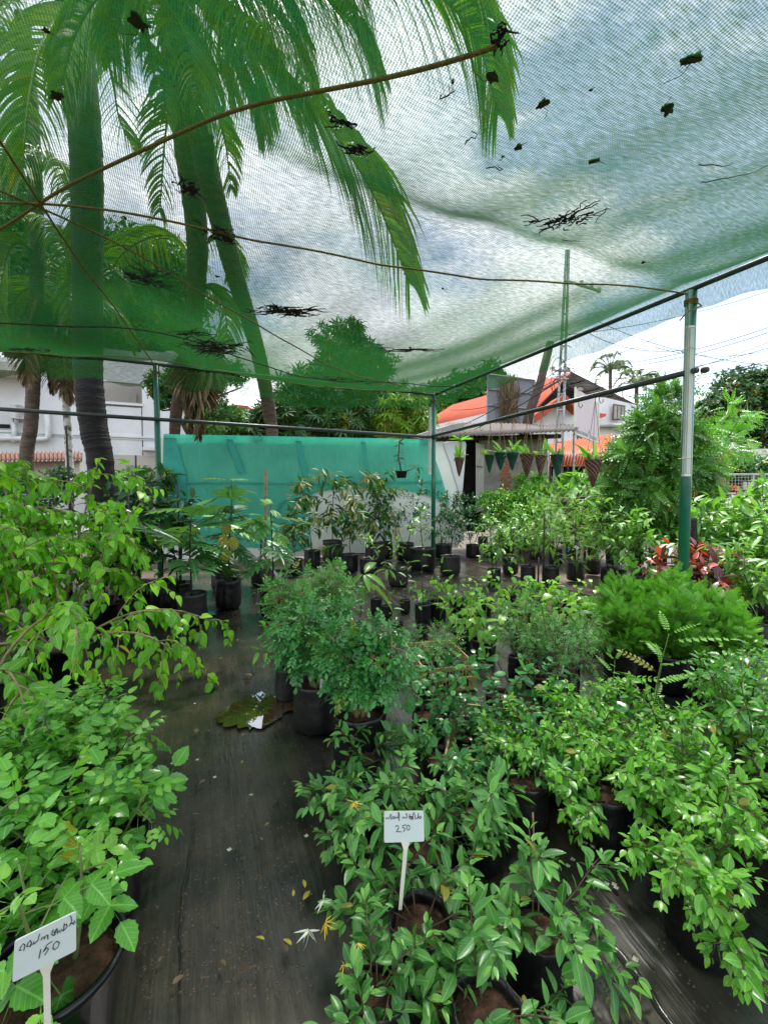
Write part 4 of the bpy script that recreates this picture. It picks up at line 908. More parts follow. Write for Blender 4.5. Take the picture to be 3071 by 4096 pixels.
tag(mb('moss_wall').prism([D(2275, 2005, 9.6), D(2470, 1990, 9.9), D(2520, 2150, 9.9), D(2275, 2150, 9.6)], (0, .8, 0)).build('planter_wall'), 'dark mossy masonry planter wall behind the sapling rows', 'wall')
b = mb('moss_wall'); b.prism([D(2262, 1992, 9.45), D(2480, 1976, 9.75), D(2480, 1992, 9.75), D(2262, 2008, 9.45)], (0, 1.0, 0)); tag(b.build('planter_coping'), 'flat mossy stone coping on top of the planter wall', 'coping')
b = mb('stem_dark'); c = D(2480, 1818, 19)
b.lathe([(.001, -.12), (.55, -.1), (.65, 0), (.5, .1), (.001, .13)], c, 16); tag(b.build('car_tyre', None, True), 'old black tyre lying by the white house wall', 'tyre')
for i, (x0_, y0_, x1_, y1_, m_, lb) in enumerate(((1195, 2240, 1500, 2215, 'stem_pale', 'pale bamboo pole lying on the ground before the sheet wall'), (1420, 2216, 1700, 2190, 'wood_dark', 'dark plank at the foot of the white sheet'), (930, 2290, 1190, 2278, 'wood_dark', 'old board on the ground behind the lobed leaf saplings'), (1560, 2215, 1760, 2168, 'stem_pale', 'thin pale stick leaning along the foot of the sheet by the centre post'))):
    tag(mb(m_).tube([G(x0_, y0_, .05), G(x1_, y1_, .06)], .035 if i % 3 else .025, 6).build('ground_pole', None, True), lb, 'pole')

# ================================================================== PALMS AND TREES
def frond(pts, n, ll, hang, parent, seed, name='frond', m='palm', start=.12, wd=.035, sideang=62, dry=False):
    """a coconut frond: rachis through pts, two rows of narrow leaflets that fall with gravity"""
    rng = random.Random(seed); P_ = [Vector(p) for p in pts]
    # smooth curve
    cv = []
    for i in range(len(P_) - 1):
        a0, a1, a2, a3 = P_[max(i - 1, 0)], P_[i], P_[i + 1], P_[min(i + 2, len(P_) - 1)]
        for q in range(10):
            t_ = q / 10; cv.append(.5 * ((2 * a1) + (a2 - a0) * t_ + (2 * a0 - 5 * a1 + 4 * a2 - a3) * t_ * t_ + (3 * a1 - a0 - 3 * a2 + a3) * t_ ** 3))
    cv.append(P_[-1]); V = []; F = []; T = []
    def strip_(pp, w0, tint, sd_):
        b = len(V)
        for i, q in enumerate(pp):
            w_ = w0 * (1 - (i / (len(pp) - 1)) ** 1.8) + .002; V.append(q - sd_ * w_ / 2); V.append(q + sd_ * w_ / 2)
        for i in range(len(pp) - 1): F.append((b + 2 * i, b + 2 * i + 1, b + 2 * i + 3, b + 2 * i + 2)); T.append(tint)
    for i in range(n):
        t_ = start + (1 - start) * (i + rng.random() * .5) / n; p, d = at(cv, min(t_, .999)); h_ = d.cross(UP); h_ = h_.normalized() if h_.length > .05 else Vector((1, 0, 0))
        L_ = ll * (.45 + .55 * math.sin(math.pi * (.15 + .8 * t_))) * (1 - .45 * max(0, t_ - .75) / .25)
        for sg in (-1, 1):
            if rng.random() < .04: continue
            a = R(sideang + rng.gauss(0, 4)) * (1 - .45 * t_); y = (d * math.cos(a) + h_ * sg * math.sin(a) + UP * .12).normalized(); q = p.copy(); pp = [q]
            hg = hang * rng.uniform(.75, 1.3)
            for s in range(5):
                q = q + y * L_ / 5; pp.append(q.copy()); y = (y + Vector((0, 0, -hg * .28)) + rv(rng) * (.05 if not dry else .18)).normalized()
            sd_ = y.cross(d); sd_ = sd_.normalized() if sd_.length > .1 else h_
            sd_ = (sd_ + rv(rng) * .25).normalized(); strip_(pp, wd * rng.uniform(.8, 1.2), max(0, min(1, rng.gauss(.45, .2))), sd_)
    me = bpy.data.meshes.new(name); me.from_pydata([tuple(v) for v in V], [], F); nF = len(F)
    rb_ = mb('stem_green' if not dry else 'stem_brown').tube(cv[::2] + [cv[-1]], (.035, .006), 5)
    o = bpy.data.objects.new(name, me); COL.objects.link(o); o.parent = parent; me.materials.append(GL[m])
    a_ = me.attributes.new('tint', 'FLOAT', 'FACE'); a_.data.foreach_set('value', T); uvl = me.uv_layers.new(name='UVMap'); uvl.data.foreach_set('uv', [.3, .5] * (4 * nF)); me.update()
    rb_.build('rachis', o, True)
    return o
def trunk(pts, rad, m, parent, rings=True, seed=0):
    P_ = [Vector(p) for p in pts]; cv = []
    for i in range(len(P_) - 1):
        a0, a1, a2, a3 = P_[max(i - 1, 0)], P_[i], P_[i + 1], P_[min(i + 2, len(P_) - 1)]
        for q in range(12):
            t_ = q / 12; cv.append(.5 * ((2 * a1) + (a2 - a0) * t_ + (2 * a0 - 5 * a1 + 4 * a2 - a3) * t_ * t_ + (3 * a1 - a0 - 3 * a2 + a3) * t_ ** 3))
    cv.append(P_[-1]); pts2 = []; rr = []; n = len(cv) * 3
    ln = sum((cv[i + 1] - cv[i]).length for i in range(len(cv) - 1)); rng = random.Random(seed)
    n = int(ln / (.05 if rings else .12))
    for i in range(n):
        p, d = at(cv, i / (n - 1) * .9999); pts2.append(p); s = i / n; r_ = rad[0] + (rad[1] - rad[0]) * s
        rr.append(r_ * ((1.035 if (i + int(2.2 * math.sin(i * .37))) % 4 == 0 else .98 + .03 * rng.random()) if rings else 1 + .06 * math.sin(i * 1.7 + rng.random())))
    return mb(m).tube(pts2, rr, 14).build('trunk', parent, True)
def Dm(l): return [D(*q) for q in l]
# P1: thick dark trunk at left
p1 = empty('coconut_palm', tuple(D(400, 2000, 7.6))[:2] + (0,), 0, 'thick dark ringed coconut palm trunk beside the left post', 'palm tree'); 
def rel(e_): bpy.context.view_layer.update()
def palm(base_px, label, tr, rad, m, fr, seed):
    b0 = D(*tr[0]); e_ = empty('coconut_palm', (b0.x, b0.y, 0), 0, label, 'palm tree'); off = Vector((b0.x, b0.y, 0))
    pts = [Vector((b0.x, b0.y, -.05)) - off] + [D(*q) - off for q in tr]
    trunk(pts, rad, m, e_, True, seed)
    for i, (fp, n, ll, hg, *rest) in enumerate(fr):
        dry = bool(rest and rest[0]); frond([D(*q) - off for q in fp], n, ll * (1 if dry else 1.12), hg, e_, seed * 31 + i, 'dead_frond' if dry else 'frond', 'dry' if dry else 'palm', dry=dry, start=.05 if dry else .12, wd=.05)
    return e_
bpy.data.objects.remove(p1)
palm(None, 'thick dark ringed coconut palm trunk beside the left post',
     [(405, 1880, 7.7), (378, 1720, 7.7), (355, 1500, 7.7), (352, 1100, 7.6), (345, 600, 7.4), (300, 100, 7.3), (290, -60, 7.3)], (.2, .25), 'bark_dark',
     [([(330, -50, 7.2), (430, 110, 7.0), (530, 120, 6.8), (600, 180, 6.6), (650, 330, 6.4), (665, 480, 6.3)], 44, .6, 1.2), ([(330, 0, 7.2), (480, -60, 6.5), (640, -10, 6), (760, 180, 5.6), (800, 420, 5.5)], 60, .9, 1.3),
      ([(310, 0, 7.2), (240, 60, 6.6), (160, 200, 6), (110, 450, 5.7), (90, 700, 5.6)], 60, .9, 1.3), ([(300, 0, 7.3), (100, -60, 6.8), (-40, 80, 6.3), (-120, 300, 6)], 50, .9, 1.2),
      ([(345, 20, 7.2), (420, 200, 7.4), (455, 340, 7.6), (480, 480, 7.8), (540, 600, 8)], 40, .6, .6)], 1)
palm(None, 'leaning coconut palm whose long green fronds fan across the top of the net',
     [(1092, 1800, 11.6), (1070, 1600, 11.1), (1030, 1400, 10.2), (940, 1100, 8.8), (855, 780, 7.8), (790, 480, 7.1), (730, 100, 6.5), (700, -90, 6.3)], (.14, .21), 'bark_palm',
     [([(720, -60, 6.2), (900, 60, 5.7), (1120, 260, 5.4), (1310, 490, 5.3), (1500, 790, 5.4), (1635, 1130, 5.6)], 130, 1.6, 1.25),
      ([(720, -120, 6.2), (1000, -220, 5.5), (1350, -220, 5.1), (1700, -60, 4.9), (1900, 150, 4.9), (1990, 450, 5.0)], 130, 1.3, 1.7),
      ([(720, -100, 6.2), (900, -150, 5.8), (1150, -100, 5.5), (1380, 60, 5.3), (1520, 300, 5.3)], 120, 1.3, 1.7),
      ([(710, -60, 6.2), (820, 30, 6.1), (980, 110, 5.9), (1110, 240, 5.8), (1220, 420, 5.7)], 110, 1.2, 1.5),
      ([(700, -80, 6.3), (800, -260, 5.7), (1000, -320, 5.2), (1250, -250, 4.9), (1450, -40, 4.8)], 120, 1.3, 1.8),
      ([(700, -100, 6.3), (760, -60, 6.0), (860, 80, 5.9), (960, 260, 5.8), (1020, 460, 5.8)], 100, 1.1, 1.6),
      ([(700, -140, 6.3), (800, -200, 5.8), (960, -160, 5.6), (1120, -20, 5.5), (1240, 180, 5.5)], 110, 1.2, 1.8),
      ([(700, -160, 6.3), (860, -140, 6.0), (1060, 0, 5.8), (1180, 160, 5.7), (1260, 330, 5.7)], 110, 1.2, 1.6),
      ([(700, -60, 6.4), (760, 40, 6.4), (850, 160, 6.3), (900, 300, 6.3)], 80, .9, 1.5),
      ([(690, -120, 6.3), (640, -160, 6), (580, -60, 5.9), (560, 100, 5.9)], 80, .9, 1.6),
      ([(690, -60, 6.3), (560, -100, 6), (420, -40, 5.8), (300, 140, 5.7), (240, 380, 5.7)], 80, 1.0, 1.5),
      ([(690, -90, 6.3), (600, -120, 6), (520, -20, 5.9), (470, 120, 5.9), (450, 240, 5.9)], 80, .8, 1.5),
      ([(700, -40, 6.4), (640, 120, 6.5), (690, 300, 6.6), (660, 560, 6.8), (640, 850, 7)], 60, .7, .9),
      ([(760, 300, 6.9), (850, 420, 7.0), (900, 560, 7.2), (925, 760, 7.4)], 40, .5, 1.2),
      ([(700, -90, 6.3), (800, -60, 6.3), (930, 60, 6.2), (1010, 260, 6.1), (1040, 470, 6.1)], 90, 1.0, 1.6)], 2)
palm(None, 'straight palm with brown dead fronds hanging between the left post and the leaning palm',
     [(700, 1840, 11.9), (706, 1650, 11.4), (760, 1400, 10.0), (790, 1000, 8.6), (745, 550, 7.6), (705, 120, 7.0), (695, -60, 6.9)], (.10, .25), 'bark_palm',
     [([(790, 1290, 9.0), (770, 1400, 8.9), (790, 1540, 8.8), (765, 1700, 8.8)], 70, .55, .9, True), ([(800, 1300, 9.1), (830, 1400, 9.0), (790, 1560, 8.9), (745, 1690, 8.9)], 60, .5, .9, True), ([(770, 1280, 9.1), (830, 1360, 9.0), (850, 1460, 8.9), (830, 1620, 8.9)], 80, .6, .9, True), ([(790, 1320, 9.0), (745, 1400, 8.9), (735, 1500, 8.8), (750, 1620, 8.8)], 80, .55, .9, True), ([(800, 1340, 9.0), (800, 1450, 8.9), (810, 1580, 8.8), (795, 1745, 8.8)], 90, .6, 1.0, True),
      ([(780, 1100, 9), (720, 960, 9.2), (600, 950, 9.6), (470, 1040, 10), (440, 1200, 10.4)], 60, .9, 1.2), ([(790, 1000, 9), (870, 950, 9.2), (930, 1010, 9.4), (940, 1120, 9.6)], 50, .6, 1.2), ([(790, 1150, 9), (850, 1160, 9.2), (900, 1240, 9.4), (910, 1380, 9.6)], 50, .7, 1.2)], 3)
palm(None, 'slim brown ringed palm trunk left of the thick dark one',
     [(108, 1850, 9.6), (125, 1700, 9.6), (138, 1450, 9.5), (150, 1000, 9.2), (130, 500, 8.8), (90, 60, 8.6)], (.13, .12), 'bark_palm',
     [([(150, 1200, 9.2), (110, 1330, 9.1), (105, 1420, 9), (110, 1530, 9)], 60, .5, .9, True), ([(150, 700, 9), (230, 640, 8.8), (290, 800, 8.7), (300, 1000, 8.7)], 60, .8, 1.3), ([(140, 700, 9), (60, 640, 8.8), (-30, 760, 8.7), (-60, 960, 8.7)], 60, .8, 1.3),
      ([(140, 300, 8.8), (60, 180, 8.5), (-20, 220, 8.3), (-90, 400, 8.2)], 60, .9, 1.3), ([(140, 900, 9.1), (220, 900, 8.9), (270, 1060, 8.8), (280, 1300, 8.8)], 60, .8, 1.3), ([(140, 1000, 9.1), (50, 980, 8.9), (0, 1150, 8.8), (-20, 1350, 8.8)], 60, .8, 1.3)], 4)
palm(None, 'thin pale lichen covered palm trunk between the brown one and the thick dark one',
     [(280, 1880, 10.6), (272, 1700, 10.6), (262, 1500, 10.5), (250, 1200, 10.3)], (.085, .08), 'bark_lichen',
     [([(240, 1300, 10.2), (215, 1400, 10), (235, 1500, 10), (270, 1600, 10)], 90, .55, 1, True), ([(250, 1330, 10.0), (255, 1420, 9.9), (265, 1520, 9.8), (275, 1600, 9.8)], 90, .5, 1, True), ([(230, 1300, 10.1), (200, 1400, 10), (190, 1480, 9.9), (205, 1560, 9.9)], 60, .5, .9, True),
      ([(250, 1250, 10.3), (340, 1180, 10), (450, 1240, 9.9), (520, 1380, 9.9)], 60, .8, 1.2), ([(250, 1250, 10.3), (150, 1150, 10), (60, 1200, 9.9), (0, 1350, 9.9)], 60, .8, 1.2), ([(250, 1230, 10.3), (300, 1080, 10.1), (400, 1040, 10), (500, 1120, 10)], 60, .8, 1.2)], 5)
def farpalm(px, py, d, r_, label, seed):
    c = D(px, py, d); e_ = empty('coconut_palm', (c.x, c.y, 0), 0, label, 'palm tree', 'palms beyond the grey roof'); rng = random.Random(seed)
    mb('bark_palm').tube([(0, 0, 0), (.1, 0, c.z * .5), (0, 0, c.z)], (.22, .14), 7).build('trunk', e_, True)
    for i in range(17):
        a = i * 2.4; el = rng.uniform(-.2, 1.1); o_ = Vector((math.cos(a) * math.cos(el), math.sin(a) * math.cos(el), math.sin(el))) * r_
        z0 = Vector((0, 0, c.z)); frond([z0, z0 + o_ * .4 + Vector((0, 0, r_ * .12)), z0 + o_ * .75 + Vector((0, 0, r_ * .05)), z0 + o_ + Vector((0, 0, -r_ * .3))], 26, r_ * .34, 1.1, e_, seed * 50 + i, m='farpalm', wd=.07)
farpalm(2440, 1480, 40, 1.9, 'left of the two far coconut palms, the taller crown', 3)
farpalm(2545, 1530, 36, 1.8, 'right of the two far coconut palms, just above the pipe rail', 9)

def crown(name, label, base, lobes, tp, lrange, wr, m, tr=None, seed=0, group=None, cat='tree', down=.3, limbs=True, tm='bark_brown', trr=.18, gap=.0):
    """lobes: (centre, radii, n) in world space. leaf clusters fill each lobe with gaps"""
    rng = np.random.default_rng(seed); e_ = empty(name, (base[0], base[1], 0), 0, label, cat, group); LV = Leaves(); off = np.array([base[0], base[1], 0.])
    lb = mb(tm); top = Vector((0, 0, 0)); r2 = random.Random(seed)
    lz = min(c[2] for c, r_, n in lobes); hub = Vector((0, 0, max(.4, lz * .75)))
    lb.tube([(0, 0, 0), (.03, .02, hub.z * .5), hub], (trr, trr * .75), 10)
    for (c, r_, n) in lobes:
        c = np.array(c, float) - off; r_ = np.array(r_ if hasattr(r_, '__len__') else (r_,) * 3, float)
        if limbs:
            cc = Vector(c); lb.tube([hub, hub.lerp(cc, .5) + rv(r2) * .15 * r_[0], cc], (trr * .6, trr * .12), 6)
            for _ in range(5): q = Vector(c + rng.normal(size=3) * r_ * .5); lb.tube([hub.lerp(cc, .7), hub.lerp(q, .85) + rv(r2) * .05, q], (trr * .2, trr * .05), 4)
        k = max(6, n // 22); cen = rng.normal(size=(k, 3)); cen /= np.linalg.norm(cen, axis=1, keepdims=True); cen *= rng.uniform(.45, 1.0, (k, 1)) ** .6; cen = cen * r_
        idx = rng.integers(0, k, n); P_ = cen[idx] + rng.normal(size=(n, 3)) * r_ * .17
        outd = P_ / (np.linalg.norm(P_, axis=1, keepdims=True) + 1e-6)
        Y = outd * .8 + rng.normal(size=(n, 3)) * .5; Y[:, 2] -= down; Nn = outd + rng.normal(size=(n, 3)) * .5; Nn[:, 2] += .5
        L_ = rng.uniform(lrange[0], lrange[1], n); ct = rng.uniform(0, .35, k)[idx]
        tint = np.clip(rng.normal(.35, .2, n) + ct - .1, 0, 1)
        P_ += c; keep = P_[:, 2] > .05
        rows = np.concatenate([P_, Y, Nn, L_[:, None], (L_ * wr)[:, None], tint[:, None]], 1)[keep]
        LV.addn(tp, [tuple(q) for q in rows])
    lb.build('trunk', e_, True); LV.build('crown', m, e_)
    return e_
def lobe(px, py, d, r_, n): return (tuple(D(px, py, d)), r_, n)
crown('mango_tree', 'dark drooping leaf mango tree directly behind the teal cloth, middle', tuple(D(1330, 1900, 15))[:2], [lobe(1180, 1640, 14.5, (1.0, 1, 1.1), 700), lobe(1330, 1590, 15, (1.3, 1.2, 1.4), 1200), lobe(1480, 1620, 15, (1.1, 1, 1.3), 900), lobe(1360, 1380, 16, (.9, 1, .7), 500), lobe(1400, 1470, 15.5, (1.2, 1, .8), 600), lobe(1290, 1720, 14.2, (1.5, .8, .6), 600)], 'rosette', (.2, .36), 1, 'treed', seed=1)
crown('yellow_green_tree', 'yellow green young leaved mango tree left of the centre post', tuple(D(1610, 1900, 14.4))[:2], [lobe(1610, 1660, 14.2, (.75, .7, .65), 420), lobe(1570, 1710, 14.0, (.6, .6, .4), 250), lobe(1660, 1700, 14.2, (.6, .6, .5), 250)], 'rosette', (.2, .34), 1, 'treel', seed=2)
crown('mango_tree', 'mango tree between the leaning palm and the teal cloth, left part', tuple(D(1020, 1900, 14))[:2], [lobe(1000, 1715, 13.5, (.9, .8, .4), 450), lobe(920, 1690, 14, (.7, .7, .4), 300), lobe(1120, 1700, 13.4, (.7, .6, .7), 400)], 'rosette', (.18, .32), 1, 'treed', seed=3)
crown('broadleaf_tree', 'small leaved tree with loose branches right behind the left post', tuple(D(800, 1900, 12.5))[:2], [lobe(700, 1520, 12, (.7, .6, .5), 600), lobe(800, 1500, 12.2, (.8, .6, .6), 700), lobe(880, 1500, 12.4, (.7, .7, .45), 500), lobe(860, 1670, 12.2, (.7, .7, .55), 600), lobe(640, 1560, 11.8, (.35, .3, .45), 160)], 'tuft', (.14, .24), 1, 'treem', seed=4)
crown('tall_tree', 'broad tree whose rounded green top shows through the net behind the white building', tuple(D(560, 1700, 19))[:2], [lobe(560, 1130, 19, (2.3, 1.5, 2.0), 2200), lobe(450, 1250, 19, (1.8, 1.5, 1.6), 1300), lobe(680, 1200, 19, (1.5, 1.5, 1.6), 1200), lobe(640, 1400, 19, (2.2, 1.5, 1.4), 1300)], 'tuft', (.3, .5), 1, 'treem', seed=5, trr=.3)
crown('tall_tree', 'dark tree mass behind the palms at the far left, seen through the net', tuple(D(60, 1700, 21))[:2], [lobe(60, 1150, 21, (2.6, 1.5, 2.4), 2200), lobe(-80, 950, 21, (2.0, 1.5, 2), 1300), lobe(220, 1280, 21, (2.0, 1.5, 1.4), 1200), lobe(20, 800, 21, (1.3, 1.2, 1.4), 600)], 'tuft', (.3, .5), 1, 'treem', seed=6, trr=.3)
crown('roadside_tree', 'tree far behind the red roof, right of the centre post top', tuple(D(1860, 1800, 40))[:2], [lobe(1850, 1590, 40, (2.6, 2, 1.6), 800), lobe(1930, 1560, 40, (2.2, 2, 2.0), 800), lobe(1740, 1630, 44, (2.6, 2, 1.6), 700)], 'tuft', (.6, 1.0), 1, 'treed', seed=7, trr=.3)
crown('roadside_tree', 'green tree just left of the red roof behind the centre post', tuple(D(1690, 1800, 39))[:2], [lobe(1690, 1660, 39, (2.2, 2, 1.8), 700), lobe(1770, 1620, 40, (1.8, 2, 1.4), 500)], 'tuft', (.5, .8), 1, 'treem', seed=17, trr=.2)
crown('rain_tree', 'large spreading dark tree at the right border beyond the fence', tuple(D(3010, 1900, 26))[:2], [lobe(2910, 1600, 26, (1.5, 1.5, 1.2), 1100), lobe(3000, 1570, 26, (1.8, 1.5, 1.3), 1300), lobe(3090, 1600, 26, (1.8, 1.5, 1.6), 1200), lobe(2870, 1680, 26, (1.1, 1.2, .7), 600), lobe(3000, 1690, 26, (1.8, 1.5, .9), 1000), lobe(3100, 1730, 26, (1.8, 1.5, .9), 700), lobe(2820, 1640, 25, (.5, .5, .5), 130)], 'tuft', (.28, .5), 1, 'treed', seed=8, trr=.45)
crown('young_tree', 'dense fresh green young tree left of the tall right post', tuple(D(2600, 2050, 8.6))[:2], [lobe(2665, 1645, 8.6, (.36, .4, .34), 380), lobe(2625, 1750, 8.5, (.48, .5, .38), 600), lobe(2680, 1760, 8.6, (.6, .6, .42), 700), lobe(2545, 1850, 8.4, (.42, .5, .28), 350), lobe(2640, 1860, 8.5, (.72, .7, .4), 850), lobe(2590, 1960, 8.4, (.8, .7, .4), 900), lobe(2740, 1880, 8.6, (.4, .5, .4), 400), lobe(2710, 2000, 8.6, (.45, .5, .4), 450), lobe(2650, 2070, 8.4, (.6, .5, .4), 500)], 'pinn', (.26, .42), 1, 'young', seed=9, trr=.04, tm='stem_pale')
crown('young_tree', 'loose pale green sapling tree behind the tall right post', tuple(D(2850, 2000, 11))[:2], [lobe(2800, 1790, 11, (.7, .5, .4), 330), lobe(2900, 1770, 11, (.6, .5, .35), 260), lobe(2930, 1660, 11, (.45, .4, .35), 150), lobe(2800, 1900, 11, (.6, .5, .4), 300)], 'pinn', (.2, .35), 1, 'jas', seed=10, trr=.05)
crown('hedge_shrub', 'green hedge row behind the mesh fence at the right', tuple(D(2960, 1980, 15.5))[:2], [lobe(x, 1880, 15.5, (.9, .6, .55), 420) for x in (2850, 2950, 3050, 3140)] + [lobe(x, 1930, 15.5, (.9, .6, .5), 300) for x in (2860, 2970, 3080)], 'tuft', (.16, .26), 1, 'treem', seed=11, cat='hedge')
crown('broadleaf_shrub', 'leafy yellow green shrub below the brown hanging basket', tuple(D(2340, 2030, 10.4))[:2], [lobe(2300, 1950, 10.3, (.45, .4, .3), 110), lobe(2370, 1960, 10.3, (.4, .4, .35), 110), lobe(2440, 1990, 10.3, (.4, .4, .3), 100)], 'ovate', (.22, .38), .42, 'fresh', seed=12, cat='shrub', trr=.03)
crown('weedy_shrub', 'weedy undergrowth in front of the hut wall', tuple(D(2080, 2080, 11))[:2], [lobe(1990, 2010, 11, (.55, .4, .35), 260), lobe(2080, 2030, 11, (.6, .4, .35), 260), lobe(2170, 2000, 11, (.55, .4, .4), 240), lobe(2120, 1950, 11.4, (.45, .4, .3), 120)], 'tuft', (.12, .22), 1, 'jas', seed=13, cat='shrub', trr=.03)
crown('garden_shrub', 'shrub by the white building below its ledge, behind the lime green bush', tuple(D(560, 2050, 10))[:2], [lobe(520, 1960, 10, (.6, .5, .35), 400), lobe(620, 1930, 10, (.4, .4, .3), 250), lobe(430, 1950, 10, (.5, .4, .35), 300)], 'tuft', (.14, .22), 1, 'treem', seed=14, cat='shrub', trr=.03)
crown('garden_shrub', 'low shrubs at the far left edge under the tiled roof', tuple(D(60, 2050, 9))[:2], [lobe(0, 1930, 9, (.6, .5, .4), 300), lobe(120, 1960, 9, (.5, .4, .35), 250), lobe(240, 1950, 9, (.5, .4, .35), 250)], 'tuft', (.14, .22), 1, 'treed', seed=15, cat='shrub', trr=.03)

